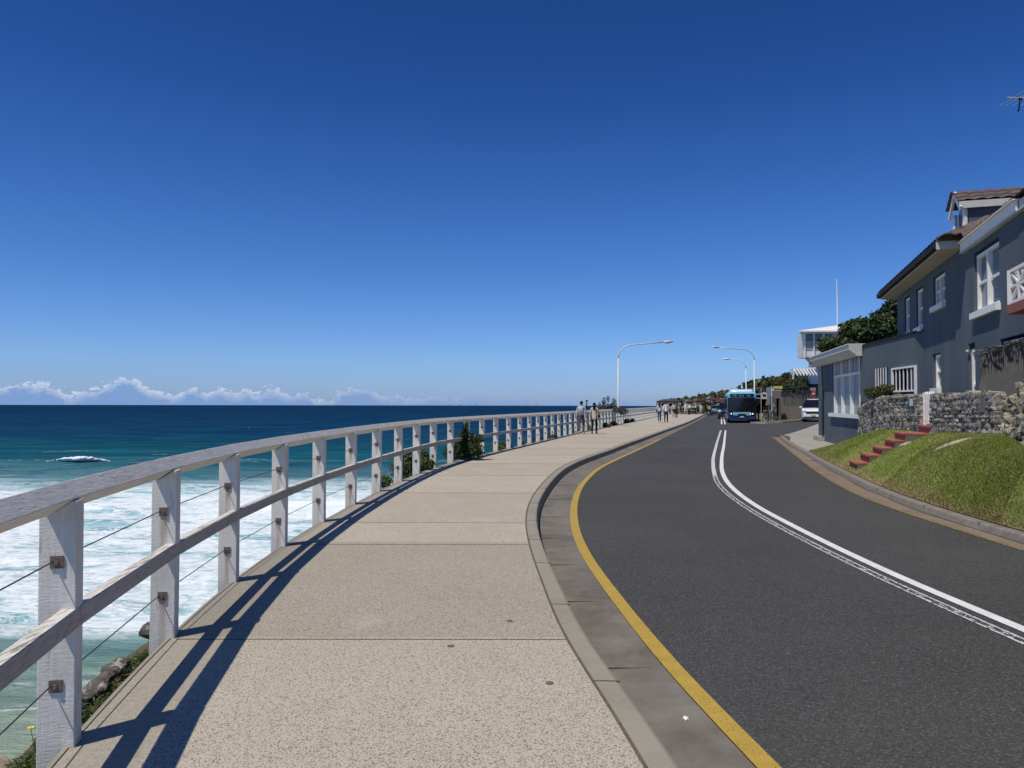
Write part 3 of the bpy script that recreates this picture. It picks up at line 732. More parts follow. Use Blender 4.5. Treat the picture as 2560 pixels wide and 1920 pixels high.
for z in(.837,.283):
    mb=MB(); mb.tube([c-nrm*.02+Vector((0,0,z)) for c,_,nrm in cen[1:]],0.0036,5); mb.build('cable','cable',FN)
# coping strip at the slab edge
strip('slab_edge','kerb',lambda y:Lf(y)-.045,lambda y:Lf(y)-.022,.006,.006,-6,112)
# small caps on the footpath
cap=None
for (x,y,l) in [(.212,4.31,'small round metal survey cap in the footpath nearest the kerb'),(-.013,5.53,'small round metal cap in the footpath just beyond the second slab joint'),(-.388,4.959,'small round metal cap in the footpath just before the second slab joint')]:
    mb=MB(); mb.tube([(x,y,-.01),(x,y,.006)],.022,14); tag(mb.build('survey_cap','rust'),l,'metal cap','survey caps set in the footpath')
mb=MB(); mb.ico((.93,4.15,-.125),.018,1,.2,(1,1.4,.6)); tag(mb.build('pebble','white'),'tiny white pebble lying in the concrete gutter','pebble')
# ================= street lamps =================
def lamp(x,y,H,arm,sgn,label,yaw=0,straight=True):
    t=thing('street_lamp',label,'street lamp',(x,y,0),0,'street lamps along the coast road')
    mb=MB(); mb.tube([(x,y,-.1),(x,y,.9),(x,y,.95),(x,y,H-1.3)],[.11,.11,.085,.06],10)
    mb.build('pole','galv',t,smooth=True)
    pts=[(x,y,H-1.3)]; ca=math.cos(yaw);sa=math.sin(yaw)
    def q(u,z): return (x+sgn*u*ca,y+u*sa,z)
    r=1.25
    for k in range(1,9):
        a=PI/2*k/8*.93; pts.append(q(r*(1-math.cos(a)),H-1.3+r*.85*math.sin(a)))
    L0=r*(1-math.cos(PI/2*.93)); z0=pts[-1][2]; 
    pts.append(q(L0+(arm-L0)*.5,z0+(arm-L0)*.5*.09)); pts.append(q(arm,z0+(arm-L0)*.09))
    mb=MB(); mb.tube(pts,[.06]*2+[.05]*(len(pts)-2),8); a_=mb.build('arm','galv',t,smooth=True)
    e=Vector(pts[-1]); dv=Vector((sgn*ca,sa,.06)).normalized()
    mb=MB(); mb.tube([e,e+dv*.15,e+dv*.55,e+dv*.8],[.05,.1,.11,.04],8); mb.build('lamp_head','galv',t,smooth=True)
    mb=MB(); mb.box(tuple(e+dv*.3-Vector((0,0,.09))),(.3,.16,.06)); mb.build('lens','lampglass',t)
    return t
lamp(8.5,61.5,6.55,3.6,1,'tall grey street lamp arching right over the footpath, beside the fence')
lamp(24.9,79,7.45,3.6,-1,'grey street lamp arching left, directly above the bus roof')
lamp(27.4,90,7.1,1.9,-1,'farthest and shortest looking grey street lamp, behind the bus',.5)
# ================= house =================
class Pl:   # a wall plane: s metres towards the camera along the wall, h up, o outwards (to the sea)
    def __init__(s,Q,d): s.Q=Vector((*Q,0)); s.d=Vector((*d,0)).normalized(); s.n=Vector((s.d.y,-s.d.x,0)); s.rz=math.atan2(s.d.y,s.d.x)
    def __call__(s,a,h,o=0): return s.Q+s.d*a+s.n*o+Vector((0,0,h))
    def box(s,mb,a0,a1,h0,h1,o0,o1):
        vs=[s(a,h,o) for a in(a0,a1) for h in(h0,h1) for o in(o0,o1)]
        return mb.add(vs,[(0,1,3,2),(4,6,7,5),(0,4,5,1),(2,3,7,6),(0,2,6,4),(1,5,7,3)])
F1=Pl((13.2,32.5),(-.213,-1)); F2=Pl((11.86,26.1),(-.152,-1)); F3=Pl((11.02,20.57),(-.302,-.953)); W=Pl((11.86,26.1),(-.263,-1))
def pbox(P,a0,a1,h0,h1,o0,o1): mb=MB(); P.box(mb,a0,a1,h0,h1,o0,o1); return mb
H=thing('house','two storey blue grey rendered house with brown tiled roof above a grass bank','house',(11.02,20.57,0))
def wall_holes(P,s0,s1,h0,h1,holes,th=.25,o=0):
    """wall slab with rectangular openings; reveals come from the pieces' own thickness"""
    ss=sorted({s0,s1,*[a for q in holes for a in q[:2]]}); hh=sorted({h0,h1,*[a for q in holes for a in q[2:]]})
    ss=[a for a in ss if s0<=a<=s1]; hh=[a for a in hh if h0<=a<=h1]
    def solid(i,j):
        if not(0<=i<len(ss)-1 and 0<=j<len(hh)-1): return False
        x=(ss[i]+ss[i+1])/2; y=(hh[j]+hh[j+1])/2
        return not any(a<x<b and c<y<e for a,b,c,e in holes)
    mb=MB()
    def quad(p): mb.add(p,[(0,1,2,3)])
    for i in range(len(ss)-1):
        for j in range(len(hh)-1):
            if not solid(i,j): continue
            a,b,c,e=ss[i],ss[i+1],hh[j],hh[j+1]
            quad([P(a,c,o),P(b,c,o),P(b,e,o),P(a,e,o)]); quad([P(a,c,o-th),P(a,e,o-th),P(b,e,o-th),P(b,c,o-th)])
            if not solid(i-1,j): quad([P(a,c,o),P(a,e,o),P(a,e,o-th),P(a,c,o-th)])
            if not solid(i+1,j): quad([P(b,c,o),P(b,c,o-th),P(b,e,o-th),P(b,e,o)])
            if not solid(i,j-1): quad([P(a,c,o),P(a,c,o-th),P(b,c,o-th),P(b,c,o)])
            if not solid(i,j+1): quad([P(a,e,o),P(b,e,o),P(b,e,o-th),P(a,e,o-th)])
    bm=bmesh.new()
    return mb
def window(P,a0,a1,h0,h1,cols=1,sash=True,sill=True,out=0,rec=.07,glassm='glass',blind=None,label=None,fw=.07):
    mb=MB(); o0,o1=out-rec-.05,out-rec+.03
    for (x0,x1,y0,y1) in [(a0,a0+fw,h0,h1),(a1-fw,a1,h0,h1),(a0+fw,a1-fw,h1-fw,h1),(a0+fw,a1-fw,h0,h0+fw)]: P.box(mb,x0,x1,y0,y1,o0,o1)
    for c in range(1,cols):
        x=a0+(a1-a0)*c/cols; P.box(mb,x-fw*.6,x+fw*.6,h0+fw,h1-fw,o0,o1+.02)
    wn=mb.build('window','white',H)
    if label: wn['label']=label
    if sash:
        mb=MB()
        for c in range(cols):
            x0=a0+(a1-a0)*c/cols+fw; x1=a0+(a1-a0)*(c+1)/cols-fw; P.box(mb,x0,x1,(h0+h1)/2-.025,(h0+h1)/2+.025,o0,o1-.02)
        mb.build('sash','white',wn)
    pbox(P,a0+.01,a1-.01,h0+.01,h1-.01,o0-.012,o0+.012).build('pane',glassm,wn)
    if sill: 
        mb=MB(); P.box(mb,a0-.1,a1+.1,h0-.13,h0-.002,out-rec,out+.09); mb.build('sill','white',wn)
    if blind:
        mb=MB(); b0,b1=blind; n=int((h1-h0-.2)/.07)
        for k in range(n): 
            z=h0+.1+k*.07; mb.add([P(b0,z,o0+.014),P(b1,z,o0+.014),P(b1,z+.055,o0+.03),P(b0,z+.055,o0+.03)],[(0,1,2,3)])
        mb.build('shutter','blind',wn)
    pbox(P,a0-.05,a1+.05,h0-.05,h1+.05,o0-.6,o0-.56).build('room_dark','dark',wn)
    return wn
holes3=[(-2.68,-1.84,3.67,4.76),(-.9,-.02,3.67,4.76),(1.28,2.55,4.0,4.76),(5.05,6.78,3.42,4.66),(1.1,1.98,1.96,2.83),(4.55,5.06,1.2,2.84),(6.75,8.6,2.0,2.76)]
# the pair to the left share one shadowy recess; lower windows are single
wall_holes(F3,-3.88,11.5,-.2,5.0,holes3).build('wall','house',H)
window(F3,-2.62,-1.9,3.67,4.72,1); window(F3,-.84,-.08,3.67,4.72,1); window(F3,1.34,2.5,4.0,4.72,2)
window(F3,5.12,6.74,3.43,4.60,2,blind=(6.04,6.62),label='large white sash window with a blue shutter behind its right pane')
window(F3,1.25,1.93,1.97,2.80,1); window(F3,4.62,5.0,1.2,2.72,1,sill=False,label='narrow white door frame behind the stone wall')
window(F3,6.85,8.5,2.0,2.70,2,sash=False,sill=False)
# wall lamp over the narrow door
mb=MB(); mb.ico(F3(4.60,2.68,.03),.034,2,0,(1,1,1.1)); mb.build('wall_lamp','cream',H,smooth=True)
# other sides of the main block
for a,b in [((-3.88,0),(-3.88,-8)),((11.5,0),(11.5,-8))]:
    pass
mb=MB(); P=F3; P.box(mb,-3.88,-3.63,-.2,5.0,-8,-.252); P.box(mb,11.2,11.5,-.2,5.0,-8,-.252); P.box(mb,-3.62,11.19,-.2,5.0,-8.25,-8.0); mb.build('wall','house',H)
# low annex: F2 (barred opening) and F1 (big window)
g0,g1=3.15,5.1
wall_holes(F2,.0,5.62,-.2,3.52,[(1.62,2.75,1.7,2.70),(g0,g1,1.2,2.62)]).build('wall','house',H)
pbox(F2,-.02,5.62,3.52,3.58,-.45,.035).build('parapet_cap','gutter_dark',H)
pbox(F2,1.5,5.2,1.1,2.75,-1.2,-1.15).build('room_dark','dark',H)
mb=MB(); F2.box(mb,1.62,2.75,1.7,2.7,-.2,-.18); mb.build('screen','blind',H)
gr=MB(); fw=.05
for (a,b,c,e) in [(g0,g0+.09,1.75,2.64),(g1-.09,g1,1.2,2.64),(g0+.09,g1-.09,2.59,2.64),(g0+.09,g1-.09,1.92,1.97)]: F2.box(gr,a,b,c,e,.0,.05)
for k in range(1,6):
    x=g0+.045+(g1-g0-.09)*k/6; F2.box(gr,x-.014,x+.014,1.97,2.59,.01,.035)
gr.build('window_bars','white',H)
gr=MB()
for k in range(5):
    x=1.62+k*.245; F2.box(gr,x-.014,x+.014,1.78,2.7,.01,.035)
for z in(1.94,2.0): F2.box(gr,1.8,2.9,z-.012,z+.012,.036,.05)
gr.build('window_bars','white',H)
# F1: big mullioned window under a deep white fascia
wx0,wx1=1.70,6.5
wall_holes(F1,-.02,6.78,-.2,3.3,[(wx0,wx1,1.22,3.24)]).build('wall','house',H)
fr=MB(); 
for k in range(5):
    x=wx0+.05+(wx1-wx0-.1)*k/4 if k<4 else wx1-.06
    x=[1.76,3.15,4.66,6.12,6.46][k]; F1.box(fr,x-.05,x+.05,1.22,3.24,-.2,-.05)
F1.box(fr,wx0,wx1,2.62,2.70,-.19,-.045)
for k,(a,b) in enumerate([(1.81,3.1),(3.2,4.61),(4.71,6.07)]):
    for q in(1,2): 
        x=a+(b-a)*q/3; F1.box(fr,x-.02,x+.02,2.7,3.22,-.18,-.1)
wn=fr.build('window','white',H); wn['label']='large mullioned window of the low annex'
pbox(F1,wx0-.25,6.78,1.08,1.218,-.2,.12).build('sill','white',wn)
pbox(F1,wx0,wx1,1.22,2.63,-.205,-.17).build('pane','curtain',wn); pbox(F1,wx0,wx1,2.69,3.24,-.205,-.17).build('pane','glass',wn)
mb=MB()
for k in range(22): F1.box(mb,4.8,6.0,1.3+k*.045,1.31+k*.045,-.169,-.16)
mb.build('blind_slats','offwhite',wn)
pr=[(0,3.58),(.42,3.58),(.42,3.42),(.16,3.2),(0,3.2)]
mb=MB(); mb.prism(pr,-.9,6.80,lambda a,b,c:F1(c,b,a)); mb.build('fascia','offwhite',H)
pbox(F1,-.9,6.8,3.585,3.61,-.3,.46).build('fascia_cap','white',H)
mb=MB(); 
for k,x in enumerate((2.7,4.2,5.6)): F1.box(mb,x-.04,x+.04,.72,.82,0,.006)
mb.build('wall_vent','dark',H)
# roof slab of annex
mb=MB(); mb.add([F1(-5.6,3.56,-.25),F1(6.5,3.56,-.26),F2(5.6,3.5,-.26),F2(5.6,3.5,-9),F1(-5.6,3.56,-9)],[(0,1,2,3,4)]); mb.build('annex_roof','gutter_dark',H)
# recessed far part beside the downpipe
FR=Pl((13.55,32.9),(-.225,-1)); 
wall_holes(FR,-2.66,.4,-.1,3.3,[(-1.9,-.5,-.05,2.2)]).build('wall','house',H)
pbox(FR,-2.6,.3,.0,2.3,-.9,-.8).build('garage_door','pipe',H)
mb=MB(); mb.tube([F1(-.12,.05,.05),F1(-.12,3.25,.05),F1(-.12,3.4,-.02)],.045,8); mb.build('downpipe','pipe',H,smooth=True)
pbox(FR,-.9,.45,-.05,.2,.0,.5).build('doorstep','drive',H)
mb=MB(); mb.box(tuple(F1(6.72,1.7,-.5)),(.05,.05,3.4)); 
def tiled(s0,s1,eo,eh,length,pitch,name='roof',P=F3,crs=.30,wav=.30,amp=.022,flip=1,hip=None):
    nx=int((s1-s0)/wav*8); ny=int(length/crs); mb=MB(); cp,sp=math.cos(pitch),math.sin(pitch)
    rows=[]
    for j in range(ny):
        for e in(0,1):
            v=(j+e)*crs-(0 if e==0 else -.0); lift=.03*(1-e)+.0
            row=[]
            for i in range(nx+1):
                s=s0+(s1-s0)*i/nx; a=amp*abs(math.sin(PI*s/wav))+lift
                if hip: s=max(s,hip[0]+hip[1]*v*cp)
                o=eo-v*cp*flip; h=eh+v*sp+a; row.append(len(mb.v)); mb.v.append(P(s,h,o))
            rows.append(row)
    for a,b in zip(rows[:-1],rows[1:]):
        for i in range(nx): mb.f.append((a[i],a[i+1],b[i+1],b[i]))
    return mb.build(name,'tile',H)
# main roofs: far wing (hipped, wide eave), near part with tiles and white fascia
RW=3.5
mb=MB(); pr=[(.5,5.02),(.5,5.14),(-4,6.2),(-4,5.0)]
vs=[F3(-4.4,5.135,.52),F3(4.25,5.135,.52),F3(4.25,6.84,-3.5),F3(-.4,6.84,-3.5),F3(-4.4,5.135,-8.4),F3(4.25,5.135,-8.4)]
mb.add(vs,[(0,3,4),(3,2,5,4)]); mb.build('roof','tile',H)
R33=math.atan(.424)
mb_=tiled(-4.4,4.25,.52,5.135,math.hypot(1.705,4.02),R33,hip=(-4.4,.995))
mb=MB(); F3.box(mb,-4.4,4.25,5.0,5.13,.42,.53); mb.beam(F3(-4.4,5.065,.475),F3(-4.4,5.065,-8),.11,.13); mb.build('eave_gutter','gutter_dark',H)
mb=MB(); F3.box(mb,-4.34,4.25,4.955,4.998,-.02,.42); F3.box(mb,-4.34,-3.882,4.955,4.998,-8,-.02); mb.build('soffit','cream',H)
pbox(F3,4.252,4.29,4.93,5.12,-.0,.53).build('eave_end','offwhite',H)
# tiled near slope: courses of waved tiles
tiled(4.3,11.8,.13,5.02,4.0,R33)
tiled(4.3,11.8,-7.0,5.02,4.0,R33,flip=-1)
pr_=[F3(4.262,5.13,.52),F3(4.262,5.13+.424*4.0,-3.48),F3(4.262,5.0,-3.48),F3(4.262,5.0,.0)]
mb=MB(); rows=[]
for j in range(4):
    for e in(0,1):
        if j==3 and e: continue
        u=(j+e)/3.0; row=[]
        for i in range(121):
            o=.52-4.4*i/120; hf=5.15+.424*(.52-o); hn=5.03+.424*(.13-o); 
            hh=hf+(min(hn,hf)-hf)*u if o<.13 else hf-(hf-5.13)*u
            row.append(len(mb.v)); mb.v.append(F3(4.25+.5*u,hh+.03*(1-e)+.035*abs(math.sin(PI*o/.26)),o))
        rows.append(row)
for a_,b_ in zip(rows[:-1],rows[1:]):
    for i in range(120): mb.f.append((a_[i],a_[i+1],b_[i+1],b_[i]))
mb.build('roof','tile',H)
mb=MB(); F3.box(mb,4.40,8.1,4.83,5.00,.06,.10); F3.box(mb,4.36,8.14,5.002,5.02,.04,.16); mb.build('fascia','white',H)
pbox(F3,4.28,11.4,4.80,4.828,.0,.09).build('soffit','offwhite',H)
pbox(F3,8.1,11.6,4.83,5.0,.02,.05).build('fascia','offwhite',H)
mb=MB(); mb.add([F3(4.3,5.10,.54),F3(4.3,5.19,.54),F3(4.3,5.42,-.02),F3(4.3,5.10,-.02)],[(0,1,2,3)]); mb.build('roof_verge','tile',H)
# dormer facing the sea, with a gabled tile roof
def D(a,h,o): return F3(a,h,o)
ds0,ds1,df=3.95+.35,5.15,-.35     # s-range, front offset
dh0,dh1,dpk=5.25,5.78,6.22
ds0,ds1=3.11,4.0; df=-.12; dh0=5.3; dh1=5.90; dpk=6.29
mb=MB(); mid=(ds0+ds1)/2
mb.prism([(ds0,dh0),(ds1,dh0),(ds1,dh1),(mid,dpk-.04),(ds0,dh1)],df-.05,-4,lambda a,b,c:D(a,b,c)); mb.build('dormer_wall','house',H)
dm=MB()
for (p,q) in [((ds0-.08,dh1-.06),(mid,dpk)),((mid,dpk),(ds1+.08,dh1-.06))]:
    dm.beam(D(p[0],p[1],df+.12),D(q[0],q[1],df+.12),.05,.11)
for s_ in(ds0+.02,ds1-.02): dm.beam(D(s_,dh0,df+.02),D(s_,dh1,df+.02),.07,.07,(1,0,0))
dm.beam(D(ds0,dh0+.03,df+.02),D(ds1,dh0+.03,df+.02),.07,.07)
dw=dm.build('dormer_window','white',H); mb=MB(); mb.add([D(ds0+.1,dh0,df-.03),D(ds1-.1,dh0,df-.03),D(ds1-.1,dh1,df-.03),D(mid,dpk-.15,df-.03),D(ds0+.1,dh1,df-.03)],[(0,1,2,3,4)]); mb.build('pane','glass',dw)
for sg in(-1,1):
    mb=MB(); e=ds0-.1 if sg<0 else ds1+.1; sl=math.hypot(e-mid,dpk-dh1+.06); ncr=3; nx=90
    rows=[]
    for j in range(ncr):
        for ee in(0,1):
            f=(j+ee)/ncr; lift=.03*(1-ee)+.04; row=[]
            for i in range(nx+1):
                o=df+.2-4.2*i/nx; row.append(len(mb.v)); mb.v.append(D(e+(mid-e)*f,dh1+.04+(dpk-dh1-.04)*f+lift+.03*abs(math.sin(PI*o/.26)),o))
            rows.append(row)
    for a_,b_ in zip(rows[:-1],rows[1:]):
        for i in range(nx): mb.f.append((a_[i],a_[i+1],b_[i+1],b_[i]))
    mb.build('dormer_roof','tile',H)
mb=MB(); mb.beam(D(ds1+.07,dh1+.02,df+.15),D(ds1+.07,dh1+.02,-4),.04,.15); mb.build('dormer_fascia','offwhite',H)
# balcony with white crossed railings on a brown slab
bal=MB(); F3.box(bal,9.55,12,2.92,3.06,.0,.65); bs=bal.build('balcony','brownslab',H)
mb=MB()
def rail_panel(a0,a1,o,h0,h1):
    for h_ in(h0,h1): mb.beam(F3(a0,h_,o),F3(a1,h_,o),.05,.05)
    mb.beam(F3(a0,h0,o),F3(a1,h1,o),.035,.035); mb.beam(F3(a0,h1,o),F3(a1,h0,o),.035,.035)
    mb.beam(F3((a0+a1)/2,h0,o),F3((a0+a1)/2,h1,o),.035,.035,(1,0,0)); mb.beam(F3(a0,(h0+h1)/2,o),F3(a1,(h0+h1)/2,o),.035,.035)
    for a_ in(a0,a1): mb.beam(F3(a_,h0-.02,o),F3(a_,h1+.02,o),.07,.07,(1,0,0))
for k in range(3): rail_panel(9.6+k*.8,10.4+k*.8,.6,3.09,3.57)
for h_ in(3.09,3.57): mb.beam(F3(9.6,h_,.6),F3(9.6,h_,.0),.05,.05)
mb.beam(F3(9.6,3.09,.6),F3(9.6,3.57,0),.035,.035); mb.beam(F3(9.6,3.57,.6),F3(9.6,3.09,0),.035,.035)
mb.build('railing','white',bs)
pbox(F3,9.8,11.2,3.08,4.7,.002,.01).build('balcony_door','dark',H)
# tv antenna on its mast, on the near slope
t=thing('tv_antenna','dark television antenna high above the house roof at the right edge','antenna',tuple(F3(7.9,6.3,-1.8)))
mp=F3(7.9,6.3,-1.8)
# ridge point placed so that only the boom's end reaches into view
mb=MB(); hb=6.76; m0=Vector((9.05,12.9,5.9)); top_=Vector((9.05,12.9,hb+.1)); 
mb.tube([m0-Vector((0,0,.4)),top_],.018,6); mb.build('mast','gutter_dark',t)
mb=MB(); b0=Vector((8.42,12.95,hb+.02)); mb.tube([b0,Vector((9.05,12.9,hb))],.012,5)
for k,x in enumerate((8.5,8.6,8.72,8.86)): mb.tube([(x,12.6,hb+.01),(x,13.3,hb+.01)],.004,4)
mb.build('boom','galv',t)
mb=MB(); mb.tube([(8.62,12.94,hb-.02),(8.60,12.94,hb-.2)],.012,5); mb.tube([(8.54,12.94,hb+.05),(8.66,12.94,hb-.03)],.014,5); mb.ico((8.59,12.94,hb-.21),.018,1); mb.build('dipole','dark',t)
t.location=(9.05,12.9,5.6)
for ch in [o for o in bpy.data.objects if o.parent==t]: 
    for v in ch.data.vertices: v.co+= Vector(mp)-Vector(t.location)
tops=[1.08,.91,.74,.57,.405,.22]
fronts=[.13,.66,.88,1.15,1.42,1.67]; backs=[-.2,.05,.56,.80,1.06,1.33]
gd=Vector((W.n.x,W.n.y,0))*-1; sd=W.d; top0=W(8.58,0,.0)
# ================= grass bank =================
Tl=[(12.5,29.3,0.01),(12.2,27.6,.28),(11.86,26.1,.52),(11.2,23.6,.78),(10.55,21.1,.92),(9.75,18.05,.97),(8.95,15.1,1.02),(8.45,13.2,1.05),(7.35,11.0,.93),(7.0,10.1,.90),(7.15,8,.85),(7.2,4,.7),(7.4,0,.6),(7.9,-5,.5)]
Kl=[25.6,24.6,23.4,21.9,20.2,17.4,14.6,12.3,10.9,10.0,7.6,3.6,-.4,-5]
def bank_pt(a,t):      # a: 0..13 station, t: 0 kerb .. 1 wall
    i=min(int(a),12); f=a-i
    T=Vector(Tl[i]).lerp(Vector(Tl[i+1]),f); y=Kl[i]*(1-f)+Kl[i+1]*f; K=Vector((float(rBack(y))+.005,y,.012))
    p=K.lerp(T,t); bul=(.10+.16*math.exp(-((a-7.8)/2.2)**2))*math.sin(PI*t)**1.0*min(1,T.z)
    z0_=K.z+(T.z-K.z)*t**.95
    p.z=z0_+bul+.025*math.sin(p.x*3.1+p.y*1.3)*math.sin(p.y*2.3)*math.sin(PI*t)
    q_=Vector((p.x,p.y,0))-top0; q_.z=0; dn=-(q_.dot(gd)); la=q_.dot(sd)
    if -.2<dn<2.3:
        hs=float(np.interp(dn,[0]+fronts+[2.3],[.86,.84,.66,.50,.33,.17,.06,.02]))
        k_=max(0,1-max(0,abs(la)-.62)/(.55 if la>0 else .9)); k_=k_*k_*(3-2*k_)
        if p.z>hs: p.z=p.z*(1-k_)+hs*k_
    return p
NA,NTt=260,26
mb=MB(); uv=[]
for i in range(NA+1):
    for j in range(NTt+1):
        p=bank_pt(13*i/NA*.9999,j/NTt); mb.v.append(tuple(p)); uv.append((j/NTt,i/NA))
for i in range(NA):
    for j in range(NTt): mb.f.append((i*(NTt+1)+j,i*(NTt+1)+j+1,(i+1)*(NTt+1)+j+1,(i+1)*(NTt+1)+j))
tag(mb.build('grass_bank','lawn',uv=uv,smooth=True),kind='structure')
# blades
rs=np.random.RandomState(5); NB=210000
V=np.zeros((NB*3,3)); UVb=np.zeros((NB*3,2)); 
aa=rs.rand(NB)**.8*11.0*.85+.0; aa=np.where(rs.rand(NB)<.6,6+rs.rand(NB)*4.6,rs.rand(NB)*9); tt=rs.rand(NB)
# bilinear lookup on the bank grid
G=np.array(mb.v).reshape(NA+1,NTt+1,3)
ia=aa/13*NA; ja=tt*NTt; i0=np.clip(ia.astype(int),0,NA-1); j0=np.clip(ja.astype(int),0,NTt-1); fa=(ia-i0)[:,None]; fb=(ja-j0)[:,None]
base_=(G[i0,j0]*(1-fa)*(1-fb)+G[i0+1,j0]*fa*(1-fb)+G[i0,j0+1]*(1-fa)*fb+G[i0+1,j0+1]*fa*fb)
ang=rs.rand(NB)*2*PI; ln=.014+.02*rs.rand(NB)*(1+ .6*(tt<.05)); dist=base_[:,1]; wd=(.0016+.00030*dist)*(.7+.6*rs.rand(NB)); lean=rs.rand(NB)*.9
dx,dy=np.cos(ang),np.sin(ang)
V[0::3]=base_+np.stack([dx*wd,dy*wd,0*wd-.004],-1); V[1::3]=base_-np.stack([dx*wd,dy*wd,0*wd+.004],-1)
V[2::3]=base_+np.stack([-dy*ln*lean+rs.randn(NB)*.006,dx*ln*lean,ln],-1)
UVb[:]=np.repeat(np.stack([tt,tt],-1),3,0)
fast_mesh('grass',V,np.arange(NB*3).reshape(-1,3),'blade',uv=UVb,kind='stuff',label='short mown grass covering the bank beside the red steps',cat='grass')
# exposed rocks in the bank
def rock_in_bank(a,t,sz_,label,rot=0):
    p=bank_pt(a,t); u_=(bank_pt(a+.2,t)-p).normalized(); v_=(bank_pt(a,t+.05)-p).normalized(); n_=u_.cross(v_).normalized(); n_=n_ if n_.z>0 else -n_; v_=n_.cross(u_); m_=Matrix((u_,v_,n_)).transposed()
    mb=MB(); mb.ico(tuple(p-n_*sz_[2]*.35),1,2,.09,sz_,m_@Matrix.Rotation(rot,3,'Z')); 
    tag(mb.build('rock','stone_pale'),label,'rock','stones showing through the grass bank')
M['stone_pale']=stone_mat('pale_sandstone',(.30,.25,.17),(.38,.32,.22),(.48,.42,.30))
rock_in_bank(6.5,.62,(.50,.13,.07),'long pale sandstone slab showing through the grass bank, right of the steps',.55)
rock_in_bank(5.35,.55,(.30,.10,.07),'small grey stone half buried in grass just right of the steps',.3)
# ================= stone wall, gate, steps =================
def stones(P,s0,s1,hb,ht,o,th,cw=(.11,.34),chh=(.07,.16),seed=1,jit=.10,rag=0):
    rs=random.Random(seed); mb=MB(); h=-.1; 
    while h<1.0:
        ch=rs.uniform(*chh); s=s0+rs.uniform(-.1,0)
        while s<s1:
            w_=rs.uniform(*cw); 
            c_s=s+w_/2; lo=hb(c_s); hi=ht(c_s); zc=lo+(hi-lo)*0+h+ch/2
            s2=s; s+=w_
            if zc-ch/2>hi+rs.uniform(-.02,.05+rag) or zc<lo-.3: continue
            zc=min(zc,hi-ch*.32); a0=max(s2,s0); a1=min(s2+w_,s1)
            if a1-a0<.05: continue
            c=P((a0+a1)/2,zc,o+rs.uniform(-.02,.025))
            m=Matrix(((P.d.x,P.n.x,0),(P.d.y,P.n.y,0),(0,0,1)))@Matrix.Rotation(rs.uniform(-.12,.12),3,'Y')
            bm=bmesh.new(); bmesh.ops.create_cube(bm,size=1); bmesh.ops.subdivide_edges(bm,edges=bm.edges,cuts=1,use_grid_fill=True)
            vs=[]
            for v in bm.verts:
                q=v.co.copy(); q=q*.62+q.normalized()*.5*.42; q=Vector((q.x*(1+rs.uniform(-jit,jit)),q.y*(1+rs.uniform(-jit,jit)),q.z*(1+rs.uniform(-jit,jit))))
                vs.append(c+m@Vector((q.x*(a1-a0)*1.08,q.y*th,q.z*ch*1.12)))
            mb.add(vs,[tuple(v.index for v in f.verts) for f in bm.faces]); bm.free()
        h+=ch*.97
    return mb
def hbW(s):
    return float(np.interp(s,[0,2.5,5,8.3,11.5,13.5],[.50,.76,.90,.95,1.0,1.03]))-.1
SW=thing('stone_wall','mossy grey rubble stone garden wall left of the white gate','wall',tuple(W(4,0.5)))
mb=MB()
segs=[(.0,8.1)]
def ragtop(s): return 1.78+.02*math.sin(s*5)+.015*math.sin(s*13)
stones(W,.0,8.1,hbW,lambda s:ragtop(s),.0,.26,seed=3).build('stones','stone',SW)
pbox(W,.0,8.1,-.1,1.66,-.26,.035).build('core','mortar',SW)
SW2=thing('stone_wall','mossy grey rubble stone garden wall right of the white gate','wall',tuple(W(10.5,0.9)))
stones(W,9.02,13.1,hbW,lambda s:ragtop(s)-.02,.0,.26,seed=8).build('stones','stone',SW2)
pbox(W,9.02,13.0,-.1,1.64,-.26,.035).build('core','mortar',SW2)
pbox(W,12.35,12.75,1.42,1.72,.0,.14).build('cement_block','render_c',SW2)
SW3=thing('rock_wall','rough honey coloured rock retaining wall at the right edge','wall',tuple(W(14,.8)))
mb=MB(); rs_=random.Random(4)
for k in range(330):
    u=rs_.random(); q=rs_.random(); base_p=Vector((8.50,13.6,0)).lerp(Vector((6.95,9.7,0)),u)
    n=Vector((-.945,.327,0)); h=.75+q*1.12*(1 if u>.12 else .8)
    back=(q)*.20
    p=base_p-n*(back+.12)+Vector((0,0,h)); r=rs_.uniform(.07,.17)
    mb.ico(tuple(p),r,1,.22,(1.2,1.0,.8),Matrix.Rotation(rs_.uniform(0,6),3,'Z')@Matrix.Rotation(rs_.uniform(-.5,.5),3,'X'))
mb.build('rocks','rockpile',SW3)
mb=MB(); mb.add([(8.75,13.7,.6),(7.3,9.6,.6),(7.5,9.6,1.66),(8.85,13.6,1.66),(10.5,9.6,.6),(10.5,13.7,.6),(10.5,9.6,1.66),(10.5,13.6,1.66)],[(0,1,2,3),(2,6,7,3),(1,4,6,2)]); mb.build('core','mortar',SW3)
